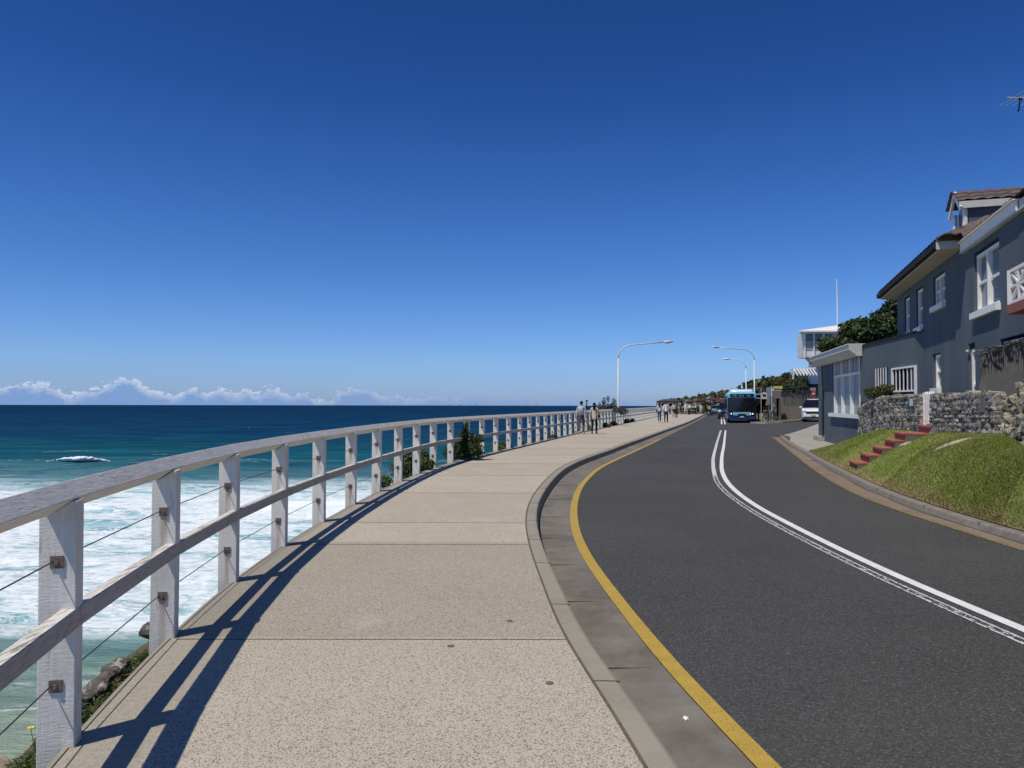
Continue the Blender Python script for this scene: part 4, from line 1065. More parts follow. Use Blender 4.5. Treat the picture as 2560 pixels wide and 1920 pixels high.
# rendered wall and brushwood screen standing behind
CW=Pl((8.95,14.65),(-.263,-1))
t=thing('cement_wall','low cement rendered wall carrying the brushwood screen','wall',tuple(CW(2,1.5)))
pbox(CW,-.15,6,1.2,1.98,-.2,.0).build('wall','render_c',t)
pbox(CW,.18,6,1.98,2.12,-.2,-.0).build('upper_course','render_c',t)
t=thing('brushwood_screen','dark brushwood fence panel with twiggy capping above the cement wall','fence',tuple(CW(2,2.0)))
mb=MB(); rs_=random.Random(9)
for k in range(2400):
    s_=rs_.uniform(-.1,5.5); b=1.98 if s_<.2 else 2.12; tp=2.52+.03*s_+rs_.uniform(-.05,.02)
    mb.tube([CW(s_,b,-.04+rs_.uniform(-.03,.03)),CW(s_+rs_.uniform(-.015,.015),tp,-.04+rs_.uniform(-.03,.03))],rs_.uniform(.004,.009),4,False)
pbox(CW,-.05,5.5,1.98,2.45,-.12,-.07).build('backing','brush',t)
mb.build('brush_panel','brush',t)
mb=MB()
for k in range(260):
    s_=rs_.uniform(-.25,5.4); z=2.52+.03*s_+rs_.uniform(-.03,.08)
    mb.tube([CW(s_,z,rs_.uniform(-.15,.08)),CW(s_+rs_.uniform(.15,.45),z+rs_.uniform(-.02,.03),rs_.uniform(-.15,.10))],rs_.uniform(.005,.012),4,False)
mb.build('capping','brush',t)
# gate
t=thing('picket_gate','small white wooden picket gate at the top of the red steps','gate',tuple(W(8.15,1.05)))
mb=MB()
for k in range(5):
    s_=8.2+k*.165; mb.prism([(s_,1.10),(s_+.09,1.10),(s_+.09,1.80),(s_+.045,1.86),(s_,1.80)],.0,.025,lambda a,b,c:W(a,b,c))
mb.build('pickets','white',t)
mb=MB(); W.box(mb,8.14,9.0,1.2,1.27,-.035,-.001); W.box(mb,8.14,9.0,1.6,1.67,-.035,-.001); mb.build('rails','white',t)
mb=MB(); W.box(mb,8.06,8.14,.95,1.84,-.05,.04); mb.build('gate_post','white',t)
# number plate on the wall
tag(pbox(W,7.35,7.62,1.52,1.70,.15,.165).build('wall_plaque','plaque') if 'plaque' in M else None or (M.__setitem__('plaque',pm('pale_blue_plaque',(.42,.58,.66),(.6,.72,.78),30,.4,.4)) or pbox(W,7.35,7.62,1.52,1.70,.15,.165).build('wall_plaque','plaque')),'small pale blue plaque fixed to the stone wall beside the gate','plaque')
# steps: six red painted treads with brick risers, climbing square to the wall
t=thing('garden_steps','six red painted brick steps climbing the grass bank to the gate','steps',(7.95,18.35,.1))
gd=Vector((W.n.x,W.n.y,0))*-1        # up the bank
sd=W.d
top0=W(8.58,0,.0)
goings=[.0,.46,.93,1.22,1.52,1.80,2.08]
hw=.52
for k in range(6):
    back=top0-gd*backs[k]; L=fronts[k]-backs[k]; z=tops[k]
    a=back-gd*0; f_=back-gd*L
    m=Matrix(((gd.x,sd.x,0),(gd.y,sd.y,0),(0,0,1)))
    mb=MB(); c=(a+f_)/2; mb.box((c.x-gd.x*.02,c.y-gd.y*.02,z-.02),(L+.03,hw*2+.04,.035),0,m); mb.build('tread','redbrick',t)
    mb=MB(); mb.box((c.x,c.y,z-.04-.12),(L-.02,hw*2-.02,.24),0,m)
    rb=mb.build('riser','redbrick',t)
    mb=MB(); e=c+sd*(hw+.0); mb.box((e.x,e.y,z-.04-.10),(L-.03,.03,.2),0,m); mb.build('side','render_c',t)
mb=MB()
for k in range(6):
    z=tops[k]; f_=top0-gd*(fronts[k]-.01)
    for q in(1,): 
        m=Matrix(((gd.x,sd.x,0),(gd.y,sd.y,0),(0,0,1))); mb.box((f_.x+gd.x*.0,f_.y+gd.y*0,z-.105),(.012,hw*2-.03,.008),0,m)
mb.build('mortar_line','joint',t)
# ================= foliage =================
def leaves(cs,rs_,n,size,seed,flat=.0,shell=.55,asp=.45,up=0.):
    """n leaf quads scattered through ellipsoids cs=[(x,y,z)], rs_=[(rx,ry,rz)]"""
    g=np.random.RandomState(seed); cs=np.array(cs,float); rr_=np.array(rs_,float); vol=rr_.prod(1)**.66; idx=g.choice(len(cs),n,p=vol/vol.sum())
    d=g.randn(n,3); d/=np.linalg.norm(d,axis=1)[:,None]; r=(shell+(1-shell)*g.rand(n)**.6)*(1+.10*g.randn(n)*.6)
    c=cs[idx]+d*rr_[idx]*r[:,None]
    nrm=d*.8+g.randn(n,3)*.7; nrm[:,2]+=.35+up; nrm/=np.linalg.norm(nrm,axis=1)[:,None]
    a=np.cross(nrm,g.randn(n,3)); a/=np.linalg.norm(a,axis=1)[:,None]; b=np.cross(nrm,a)
    s=size*(.6+.8*g.rand(n))[:,None]; a=a*s; b=b*s*asp
    V=np.stack([c-a,c-b*1.0+a*.1,c+a,c+b+a*.1],1).reshape(-1,3); return V,np.arange(n*4).reshape(-1,4)
def plant(name,label,cat,loc,cs,rs_,n,size,m,seed,trunk=None,group=None,shell=.5,asp=.45,part='foliage',up=0):
    t=thing(name,label,cat,loc,0,group); V,F=leaves(cs,rs_,n,size,seed,shell=shell,asp=asp,up=up); fast_mesh(part,V,F,m,parent=t)
    if trunk:
        mb=MB()
        for tr in trunk: mb.tube(*tr)
        mb.build('trunk','bark',t,smooth=True)
    return t
def blobs(seed,n,c,ext,rmin,rmax):
    g=random.Random(seed); cs=[];r=[]
    for _ in range(n):
        x,y,z=[g.gauss(0,.42) for _ in range(3)]; x=max(-1,min(1,x));y=max(-1,min(1,y));z=max(-1,min(1,z))
        cs.append((c[0]+x*ext[0],c[1]+y*ext[1],c[2]+z*ext[2])); q=g.uniform(rmin,rmax); r.append((q,q,q*g.uniform(.7,1)))
    return cs,r
# big dark tree behind the annex
cs,r=blobs(11,26,(16.2,34.5,4.55),(1.7,1.6,.75),.35,.8)
cs+=[(14.75,35.2,3.95),(15.0,34.6,4.25),(15.8,34.2,4.8),(16.4,34.4,5.15),(15.2,34,3.7)]; r+=[(.5,.5,.45)]*5
plant('broadleaf_tree','dense dark green round tree directly behind the low annex','tree',(15.9,34.5,0),cs,r,15000,.105,'leaf',12,[([(15.9,34.5,0),(15.8,34.5,2),(15.4,34.5,3.6)],[.22,.17,.08]),([(15.8,34.5,2),(16.6,34.6,4.0)],[.14,.05])],asp=.6)
cs,r=blobs(21,24,(18.6,37.5,5.35),(1.5,1.6,.9),.4,.9)
plant('broadleaf_tree','dark green tree behind the annex, touching the corner of the upper storey','tree',(18.6,37.5,0),cs,r,13000,.11,'leaf_dk',13,[([(18.6,37.5,0),(18.5,37.5,3),(18.7,37.5,5)],[.24,.18,.06])],asp=.6)
# round shrub over the stone wall
cs,r=blobs(5,16,(11.33,23.3,1.92),(.34,.45,.12),.14,.24)
plant('shrub','low rounded olive shrub showing over the stone wall below the window bars','shrub',(11.4,23.3,.9),cs,r,3400,.045,'leaf_ol',15,[([(11.4,23.3,.9),(11.38,23.3,1.8)],[.05,.02])])
# bushes growing through the fence
cs,r=blobs(31,16,(-1.36,21.5,.34),(.42,.5,.32),.16,.27); 
cs+=[(-1.3,21.7,.88),(-1.3,21.5,.68),(-1.2,21.5,.5),(-1.08,21.3,.3)]; r+=[(.09,.09,.18),(.18,.18,.18),(.24,.24,.22),(.24,.26,.26)]
plant('coastal_bush','dark green bush pushing through the fence onto the footpath','bush',(-1.3,21.5,0),cs,r,6500,.038,'leaf',16,[([(-1.4,21.5,-.4),(-1.35,21.5,.5)],[.04,.02])],asp=.5,shell=.35)
cs,r=blobs(33,20,(-2.3,18.9,.12),(.35,1.3,.30),.22,.36)
plant('coastal_bush','long green bush outside the fence, left of the one on the footpath','bush',(-2.3,18.9,-.4),cs,r,8000,.04,'leaf',17,[([(-2.3,18.9,-.5),(-2.3,18.9,.1)],[.04,.02])],asp=.5,shell=.35)
cs,r=blobs(34,6,(-2.55,15.6,-.05),(.12,.25,.12),.08,.16)
plant('weed_clump','small leafy clump at the slab edge beside the seventh post','plant',(-2.5,15.6,-.3),cs,r,700,.035,'weed',18,group='small plants along the outside of the fence',asp=.3,up=.3)
# agave like and grassy plants outside the fence
def spiky(x,y,z,n,L,m,label,seed,wdt=.04,name='agave'):
    g=random.Random(seed); t=thing(name,label,'plant',(x,y,z),0,'small plants along the outside of the fence'); mb=MB()
    for k in range(n):
        a=g.uniform(0,2*PI); l=L*g.uniform(.6,1); e=g.uniform(.5,1.3); p0=Vector((x,y,z)); dv=Vector((math.cos(a)*math.cos(e),math.sin(a)*math.cos(e),math.sin(e))); sdv=Vector((-math.sin(a),math.cos(a),0))
        p1=p0+dv*l*.5; p2=p0+dv*l-Vector((0,0,l*.12)); 
        mb.add([p0-sdv*wdt*.5,p0+sdv*wdt*.5,p1+sdv*wdt*.55,p1-sdv*wdt*.55,p2],[(0,1,2,3),(3,2,4)])
    mb.build('leaves',m,t); return t
spiky(.42,30.6,-.25,26,.75,'leaf_grey','grey green spiky agave outside the fence, nearer of the two',3)
spiky(1.0,33.0,-.25,26,.70,'leaf_grey','grey green spiky agave outside the fence, farther of the two',4)
g=random.Random(77)
lab=['just past the dark bush','short of the agaves','behind the walking couple','right of the woman in the long top','below the tall street lamp','where the far fence nears the white shirted pair']
for k,y in enumerate([27.2,35.6,42.5,46.5,58.5,66]):
    x=float(Lf(y))-.35; cs,r=blobs(40+k,7,(x,y,-.02),(.22,.8,.12),.12,.26+.05*k)
    plant('weed_clump','scrubby green plants outside the fence '+lab[k],'plant',(x,y,-.3),cs,r,1500,.05+.008*k,['weed','leaf_grey','leaf_grey','weed','leaf_dk','leaf_dk'][k],60+k,group='small plants along the outside of the fence',asp=.35,up=.3)
for k,(y,nm) in enumerate([(51.5,'left of the tall street lamp'),(56,'right at the foot of the tall street lamp'),(63.5,'right of the tall street lamp'),(67.5,'left of the far pair in white')]):
    x=float(Lf(y))+.12; cs,r=blobs(50+k,6,(x,y,.12),(.12,.7,.1),.1,.24)
    plant('weed_clump','dark weeds spilling through the fence, '+nm,'plant',(x,y,0),cs,r,1100,.05,'leaf_dk',70+k,group='small plants along the outside of the fence',asp=.4)
# tall grey green shrub seen above the rail
cs,r=blobs(61,10,(7.0,57.0,1.15),(1.2,1,.35),.25,.5); cs+=[(6.8,57,1.75),(7.6,57.2,1.7),(7.1,57,1.95),(6.5,57,1.5)]; r+=[(.16,.16,.35),(.2,.2,.35),(.14,.14,.25),(.12,.12,.3)]
plant('coastal_bush','tall feathery grey green shrub rising above the fence left of the street lamp','bush',(7.0,57,-.5),cs,r,4000,.075,'leaf_grey',62,[([(7,57,-.6),(7,57,1.0)],[.06,.03])],asp=.3,shell=.3,up=.6)
# weeds, flowers and rocks at the near slab edge
g=random.Random(8); t=thing('weed_clump','low green weeds along the slab edge beside the second post','plant',(-2.35,4.3,-.2),0,'small plants along the outside of the fence')
cs=[];r=[]
for k in range(60):
    y=g.uniform(3.2,5.2); cs.append((float(Lf(y))-.14-g.uniform(0,.16),y,-.14-g.uniform(0,.05))); r.append((.06,.07,.05))
V,F=leaves(cs,r,7500,.017,81,shell=.2,asp=.25,up=.3); fast_mesh('leaves',V,F,'weed',parent=t)
for k,(x,y,z,l) in enumerate([(-2.44,3.95,-.10,'upper yellow flower head beside the nearest post'),(-2.24,3.72,-.09,'lower yellow flower head beside the nearest post'),(-2.30,3.30,-.30,'yellow flower at the bottom left behind the nearest post')]):
    t=thing('wildflower',l,'flower',(x,y,z-.12),0,'yellow wildflowers at the slab edge')
    mb=MB(); mb.tube([(x+.03,y,z-.14),(x+.01,y,z-.05),(x,y,z)],.0018,4); mb.build('stem','weed',t)
    mb=MB()
    for q in range(14):
        a=2*PI*q/14; e=Vector((math.cos(a),math.sin(a),.25)); s_=Vector((-math.sin(a),math.cos(a),0))
        mb.add([Vector((x,y,z)),Vector((x,y,z))+e*.012+s_*.004,Vector((x,y,z))+e*.02,Vector((x,y,z))+e*.012-s_*.004],[(0,1,2,3)])
    mb.ico((x,y,z+.002),.006,1); mb.build('petals','petal',t)
g=random.Random(18)
rk=[(-2.42,4.28,-.13,.06),(-2.42,4.44,-.12,.05),(-2.43,4.56,-.12,.065),(-2.45,4.70,-.11,.05),(-2.46,4.80,-.10,.06),(-2.48,4.93,-.10,.05),(-2.56,5.55,-.08,.09),(-2.62,5.85,-.09,.08)]
for k,(x,y,z,s_) in enumerate(rk):
    mb=MB(); mb.ico((x,y,z),s_,2,.10,(1,1.25,.7),Matrix.Rotation(g.uniform(0,3),3,'Z')); tag(mb.build('rock','rock'),'dark weathered rock below the slab edge between the nearest two posts' if k<6 else 'grey brown rock at the slab edge just past the second post','rock','rocks below the slab edge')
mb=MB(); mb.ico((-2.9,3.45,-.72),.42,3,.03,(1.5,.9,.6)); mb.ico((-3.3,3.1,-.95),.4,3,.03,(1.4,1,.6)); M['mossrock']=stone_mat('mossy_boulder',(.075,.065,.025),(.10,.085,.03),(.12,.10,.04))
tag(mb.build('boulder','mossrock',smooth=True),'brown mossy boulder at the bottom left corner behind the nearest post','rock')
mb=MB(); mb.ico((-2.80,3.95,-.42),.22,2,.08,(1,1.4,.6)); tag(mb.build('rock','stone_pale'),'pale sunlit rock below the weeds beside the nearest post','rock')
# ================= people =================
def cl(name,rgb,rough=.85): 
    if name not in M: M[name]=pm(name,rgb,tuple(v*.82 for v in rgb),9,rough,.2)
    return name
cl('skin',(.48,.29,.20),.6); cl('skin_tan',(.36,.21,.14),.6); cl('black_hair',(.012,.01,.009),.5)
def skinned(name,verts,edges,m,parent,root=0,sub=1):
    """verts: (x,y,z,rx,ry)"""
    me=bpy.data.meshes.new(name); me.from_pydata([v[:3] for v in verts],edges,[]); o=bpy.data.objects.new(name,me); COL.objects.link(o); o.parent=parent
    md=o.modifiers.new('skin','SKIN'); md.use_smooth_shade=True
    if not me.skin_vertices: me.skin_vertices.new(name='')
    for i,v in enumerate(verts):
        s=me.skin_vertices[0].data[i]; s.radius=(v[3],v[4] if len(v)>4 else v[3]); s.use_root=(i==root)
    md2=o.modifiers.new('sub','SUBSURF'); md2.levels=sub; md2.render_levels=sub
    me.materials.append(M[m]); return o
def person(label,loc,face,h=1.72,step=.12,arms=((.06,.02),(.06,-.02)),shirt='w',pants='b',shoe='w2',hair='short',skin='skin',sleeve=.5,pl=1.0,coat=0,group='people walking on the footpath',sex='m',bend=0,lift=None,sit=False,cap=None,rucksack=None,bag=None):
    t=thing('person',label,'person',(0,0,0),0,group); k=h/1.72
    def V(x,y,z,rx,ry=None): return (x*k,y*k,z*k,rx*k,(ry or rx)*k)
    sw=.185 if sex=='m' else .165; hw=.09
    fy=[step,-step]; 
    if lift is None: lift=(0,.05 if step>.05 else 0)
    joints={}
    vs=[V(0,0,.95,.125,.10),V(0,.005,1.12,.115,.088),V(0,0+bend*.05,1.30,.135,.095),V(0,.0+bend*.08,1.43,.09,.07),V(0,.012+bend*.1,1.51,.050,.05),V(0,.02+bend*.11,1.575,.07,.085),V(0,.018+bend*.11,1.655,.072,.088),V(0,.01+bend*.11,1.70,.045,.055)]
    es=[(i,i+1) for i in range(7)]
    # nose, ears
    vs+=[V(0,.112+bend*.11,1.59,.012)]; es.append((5,8))
    vs+=[V(.079,.015+bend*.11,1.60,.012),V(-.079,.015+bend*.11,1.60,.012)]; es+=[(5,9),(5,10)]
    legs=[];armsj=[]
    for sg,f,lf in((1,fy[0],lift[0]),(-1,fy[1],lift[1])):
        if sit: hip=(sg*hw,.02,.90); kn=(sg*.13,.42,.88); an=(sg*.13,.42,.46); toe=(sg*.13,.55,.42)
        else: hip=(sg*hw,0,.90); kn=(sg*(hw+.01),f*.75+(.06 if f>=0 else .04),.50+lf*.3); an=(sg*(hw+.005),f*1.35-(.04 if f>0 else .06),.085+lf); toe=(an[0]+sg*.02,an[1]+.15,.03+lf*.35)
        legs.append((hip,kn,an,toe)); b=len(vs)
        vs+=[V(*hip,.085),V(*kn,.055),V(*an,.038),V(*toe,.035,.028)]; es+=[(0,b),(b,b+1),(b+1,b+2),(b+2,b+3)]
    for sg,(ua,fa) in((1,arms[0]),(-1,arms[1])):
        sh=(sg*sw,bend*.08,1.405); 
        if isinstance(fa,tuple): el,wr=ua,fa
        else: el=(sg*(sw+.045),ua*.6-.01,1.13); wr=(sg*(sw+.05),ua*1.5+fa+.04,.90+abs(ua)*.12)
        armsj.append((sh,el,wr)); b=len(vs)
        hd=Vector(wr)-Vector(el); hd.normalize(); palm=Vector(wr)+hd*.08
        vs+=[V(*sh,.055,.05),V(*el,.036),V(*wr,.025),V(*palm,.030,.016)]; es+=[(3,b),(b,b+1),(b+1,b+2),(b+2,b+3)]
        pb=b+3
        for q,(ly,ll) in enumerate(((.028,.075),(.010,.085),(-.010,.080),(-.027,.062))):
            p1=palm+Vector((0,ly,0))+hd*ll*.6; p2=palm+Vector((-sg*.012,ly,0))+hd*ll
            c=len(vs); vs+=[V(*p1,.0085),V(*p2,.0075)]; es+=[(pb,c),(c,c+1)]
        c=len(vs); p1=palm-hd*.03+Vector((-sg*.01,.045,0))+hd*.03; vs.append(V(*p1,.010)); es.append((b+2,c))
    body=skinned('body',vs,es,skin,t)
    # clothing shells over the same joints
    P_=[V(0,0,1.10,.132,.108),V(0,0,.93,.142,.118)]; e=[(0,1)]
    for (hip,kn,an,toe) in legs:
        b=len(P_); f=pl
        kk=tuple(hip[i]+(kn[i]-hip[i])*min(1,f*2) for i in range(3)); P_+=[V(hip[0],hip[1],hip[2]-.05,.097),V(*kk,.072)]; e+=[(1,b),(b,b+1)]
        if f>.5:
            g_=min(1,(f-.5)*2); a2=tuple(kn[i]+(an[i]-kn[i])*g_ for i in range(3)); P_.append(V(a2[0],a2[1],a2[2]+.0,.055)); e.append((b+1,b+2))
    skinned('trousers' if pl>.6 else 'shorts',P_,e,pants,t,1)
    bt=.92 if not coat else coat
    P_=[V(0,0,1.15,.142,.116),V(0,bend*.05,1.31,.150,.112),V(0,bend*.08,1.425,.105,.085),V(0,0,max(.95,bt),.158,.130)]; e=[(3,0),(0,1),(1,2)]
    if coat: P_.append(V(0,0,coat,.168,.15)); P_[3]=V(0,0,(1.15+coat)/2,.162,.138); e.append((3,4))
    for (sh,el,wr) in armsj:
        b=len(P_); P_+=[V(*sh,.066,.06)]; f=sleeve
        e2=tuple(sh[i]+(el[i]-sh[i])*min(1,f*2) for i in range(3)); P_.append(V(*e2,.052)); e+=[(2,b),(b,b+1)]
        if f>.5:
            w2=tuple(el[i]+(wr[i]-el[i])*(f-.5)*2 for i in range(3)); P_.append(V(*w2,.040)); e.append((b+1,b+2))
    skinned('jacket' if coat else 'shirt',P_,e,shirt,t,0)
    for (hip,kn,an,toe) in legs:
        mb=MB(); a=Vector(an)*k; q=Vector(toe)*k; mb.tube([a+Vector((0,-.05,-.035))*k,a+Vector((0,.0,-.03))*k,a.lerp(q,.55)+Vector((0,0,-.01)),q+Vector((0,.04,.0))*k],[.03*k,.048*k,.045*k,.03*k],8); mb.build('shoe',shoe,t,smooth=True)
    hy_=.01+bend*.11; mb=MB()
    if hair=='short': mb.ico((0,(hy_-.012)*k,1.645*k),.098*k,2,.03,(.92,1.08,.98))
    elif hair=='long':
        mb.ico((0,(hy_-.012)*k,1.64*k),.102*k,2,.03,(.95,1.08,1.0)); mb.tube([(0,(hy_-.05)*k,1.62*k),(0,(hy_-.08)*k,1.50*k),(0,(hy_-.09)*k,1.38*k),(0,(hy_-.09)*k,1.30*k)],[.085*k,.09*k,.075*k,.03*k],8)
    # keep the face clear
    hv=[]; 
    hm=mb.build('hair','black_hair' if not cap else cap,t,smooth=True)
    for v in hm.data.vertices:
        if v.co.y>(hy_+.045)*k and v.co.z<1.665*k: v.co.y=(hy_+.03)*k
    if hair=='none': pass
    if rucksack:
        mb=MB(); mb.ico((0,-.155*k,1.27*k),.17*k,2,.02,(.85,.55,1.2)); mb.build('backpack',rucksack,t,smooth=True)
    if bag:
        mb=MB(); sx=bag[1]; mb.ico((sx*.24*k,-.02,.98*k),.13*k,2,.03,(.5,1.05,.8)); mb.tube([(sx*.22*k,-.02,1.05*k),(sx*.17*k,-.10*k,1.30*k),(sx*-.02*k,-.09*k,1.46*k)],.012,5); mb.build('handbag',bag[0],t,smooth=True)
    t.location=loc; t.rotation_euler=(0,0,face); return t
cl('grey_shirt',(.50,.52,.55)); cl('mauve_trousers',(.105,.095,.125)); cl('white_cloth',(.74,.75,.78)); cl('black_cloth',(.012,.012,.014)); cl('beige_cloth',(.66,.58,.48)); cl('navy_denim',(.025,.035,.065)); cl('teal_denim',(.05,.10,.13)); cl('yellow_cloth',(.72,.52,.13)); cl('lightgrey_cloth',(.5,.52,.53)); cl('white_shoe',(.7,.7,.66)); cl('cream_cloth',(.66,.62,.55)); cl('teal_cloth',(.03,.16,.17)); cl('brown_cloth',(.07,.05,.045))
AH=-.25   # heading away from the camera along the path
person('dark haired person in pale grey hooded top and mauve grey trousers walking beside the fence',(3.62,40.1,0),AH,1.70,.10,((.06,.02),(-.05,0)),'grey_shirt','mauve_trousers','white_shoe','short',sleeve=.95,rucksack='lightgrey_cloth')
person('long haired person in knee length beige top and black leggings with black shoulder bag',(4.32,40.35,0),AH,1.62,.11,((.05,0),(.02,0)),'beige_cloth','black_cloth','black_cloth','long',sleeve=.45,coat=.72,sex='f',bag=('black_cloth',1))
person('dark haired person in white top and teal jeans, left of the far pair',(12.65,66.0,0),AH+.2,1.68,.08,((.1,.1),(0,0)),'white_cloth','teal_denim','white_shoe','long',sex='f',bag=('black_cloth',-1))
person('dark haired person in long white shirt and navy jeans, right of the far pair',(13.22,66.0,0),AH,1.78,.12,((.1,.0),(-.1,0)),'white_cloth','navy_denim','black_cloth','short',sleeve=.9,coat=.85,bag=('black_cloth',1))
person('runner in pale grey tee shirt and black shorts on the far footpath',(18.95,90,0),AH,1.74,.22,((.12,.1),(-.15,0)),'lightgrey_cloth','black_cloth','black_cloth','short',lift=(0,.22),pl=.45,sleeve=.45)
person('person in black clothes standing just right of the runner',(19.9,93,0),1.2,1.76,.02,shirt='black_cloth',pants='black_cloth',shoe='black_cloth',sleeve=.9)
person('person in dark dress and white cap on the far footpath',(25.2,115,0),2.9,1.70,.10,shirt='brown_cloth',pants='black_cloth',shoe='white_shoe',cap='white_cloth',pl=.5,coat=.75,sex='f')
person('person in white shirt, pale shorts and white cap on the far footpath',(25.6,113.5,0),AH,1.78,.15,shirt='white_cloth',pants='cream_cloth',shoe='white_shoe',cap='white_cloth',pl=.55,sleeve=.5)
person('person in black and white standing behind the one in pale shorts',(26.7,115.8,0),2.0,1.74,.03,shirt='white_cloth',pants='black_cloth',shoe='black_cloth',sleeve=.9)
person('person in white shirt and black trousers with both arms raised by the far fence',(29.0,121.4,0),1.4,1.78,.02,arms=(((.25,.05,1.5),(.14,.12,1.72)),((-.25,.05,1.5),(-.14,.12,1.72))),shirt='white_cloth',pants='black_cloth',shoe='black_cloth',sleeve=.5)
person('person in pale grey top standing at the far end of the fence',(30.1,122.6,0),2.6,1.62,.02,shirt='cream_cloth',pants='lightgrey_cloth',shoe='white_shoe',sleeve=.9)
person('person in black walking on the verge just right of the bus',(22.35,70.2,0.03),-.5,1.72,.16,shirt='black_cloth',pants='black_cloth',shoe='black_cloth',sleeve=.9,group='people by the bus stop')
person('dark haired person in black standing between the two bicycles',(22.4,67.6,0.05),2.8,1.78,.05,shirt='black_cloth',pants='brown_cloth',shoe='white_shoe',sleeve=.9,group='people by the bus stop')
person('person in teal top standing behind the sign pole',(23.85,70.0,0.05),2.3,1.66,.04,shirt='teal_cloth',pants='brown_cloth',shoe='black_cloth',group='people by the bus stop')
# ================= bicycles =================
M['rubber']=pm('rubber',(.02,.02,.02),(.03,.03,.03),20,.8,.2); M['bikeframe']=pm('bike_frame',(.03,.03,.035),None,1,.35,.5)
M['tan_tyre']=pm('pale_tyre',(.55,.5,.42),None,1,.7,.2)
def ring(mb,c,r,tr,ax,n=24):
    ax=Vector(ax).normalized(); u=ax.cross(Vector((0,0,1))).normalized(); v=ax.cross(u); c=Vector(c)
    mb.tube([c+(u*math.cos(2*PI*i/n)+v*math.sin(2*PI*i/n))*r for i in range(n+1)],tr,6,False)
def bicycle(loc,rz,label,tyre):
    t=thing('bicycle',label,'bicycle',(0,0,0),0,'bicycles at the bus stop')
    for y in(-.52,.52):
        mb=MB(); ring(mb,(0,y,.34),.32,.02,(1,0,0)); wl=mb.build('wheel',tyre,t)
        mb=MB()
        for k in range(10): a=2*PI*k/10; mb.tube([(0,y,.34),(0,y+.31*math.cos(a),.34+.31*math.sin(a))],.003,4,False)
        mb.build('spokes','galv',wl)
    mb=MB(); B=[(0,-.52,.34),(0,-.05,.30),(0,-.17,.78),(0,.38,.80),(0,.52,.34)]
    for a,b in((0,1),(0,2),(1,2),(1,3),(2,3),(3,4)): mb.tube([B[a],B[b]],.018,6)
    mb.build('frame','bikeframe',t); mb=MB(); mb.tube([(0,-.17,.76),(0,-.2,.90)],.014,5); mb.ico((0,-.2,.93),.12,1,0,(.55,1.1,.3)); mb.build('saddle','rubber',t)
    mb=MB(); mb.tube([(0,.38,.8),(0,.40,.97)],.014,5); mb.tube([(-.28,.36,1.0),(0,.42,.97),(.28,.36,1.0)],.013,5); mb.build('handlebar','bikeframe',t)
    t.location=loc; t.rotation_euler=(0,0,rz)
bicycle((22.05,67.1,.03),2.5,'bicycle with pale tyres standing left of the person in black','tan_tyre')
bicycle((22.8,67.9,.04),1.9,'dark tyred bicycle standing right of the person in black','rubber')
# ================= vehicles =================
def carpaint(n,c,r=.25): M[n]=pm(n,c,None,1,r,.5,coat=.6); return n
carpaint('bus_blue',(.008,.03,.11)); carpaint('bus_sky',(.16,.50,.68)); carpaint('bus_roof',(.62,.80,.84)); carpaint('car_blue',(.012,.10,.20)); carpaint('car_navy',(.012,.022,.05)); carpaint('car_white',(.72,.73,.74))
M['darkglass']=pm('dark_glass',(.006,.007,.010),(.012,.012,.018),2,.05,.6)
M['headlight']=pm('headlamp',(.75,.78,.8),None,1,.15,.7); M['lamp_on']=M['headlight']
mm,tt_,bb=mat('headlamp_lit'); bb.inputs['Emission Color'].default_value=(1,.98,.92,1); bb.inputs['Emission Strength'].default_value=.9; bb.inputs['Base Color'].default_value=(.9,.9,.9,1); M['lit']=mm
mm,tt_,bb=mat('display_text'); bb.inputs['Emission Color'].default_value=(.45,.55,.75,1); bb.inputs['Emission Strength'].default_value=.35; bb.inputs['Base Color'].default_value=(.2,.25,.35,1); M['ledtext']=mm
M['taillight']=pm('tail_lamp',(.45,.02,.02),None,1,.3,.5); M['plate_y']=pm('yellow_plate',(.72,.55,.06),(.5,.38,.05),30,.5,.3); M['plate_w']=pm('pale_plate',(.62,.64,.62),(.4,.42,.42),40,.5,.3)
def loft(mb,secs,close=True):
    """secs: list of rings of equal length"""
    k=len(secs[0]); o=len(mb.v)
    for r in secs: mb.v+= [tuple(p) for p in r]
    for i in range(len(secs)-1):
        for q in range(k): mb.f.append((o+i*k+q,o+i*k+(q+1)%k,o+(i+1)*k+(q+1)%k,o+(i+1)*k+q))
    if close: mb.f.append(tuple(o+q for q in range(k))[::-1]); mb.f.append(tuple(o+(len(secs)-1)*k+q for q in range(k)))
    return mb
def rrect(w,z0,z1,r,y,n=4,rt=None):
    pts=[]; rt=rt if rt is not None else r
    for (cx,cz,a0,rr_) in((w/2-rt,z1-rt,0,rt),(-w/2+rt,z1-rt,90,rt),(-w/2+r,z0+r,180,r),(w/2-r,z0+r,270,r)):
        for i in range(n+1): a=R(a0+90*i/n); pts.append((cx+rr_*math.cos(a),y,cz+rr_*math.sin(a)))
    return pts
def wheel(t,x,y,r=.33,w_=.22,name='wheel'):
    mb=MB(); mb.tube([(x-w_/2,y,r),(x-w_/2+.03,y,r),(x+w_/2-.03,y,r),(x+w_/2,y,r)],[r*.93,r,r,r*.93],20); wl=mb.build(name,'rubber',t)
    mb=MB(); s=1 if x>0 else -1; mb.tube([(x+s*w_*.45,y,r),(x+s*(w_*.5+.012),y,r)],[r*.62,r*.55],14); mb.build('rim','galv',wl)
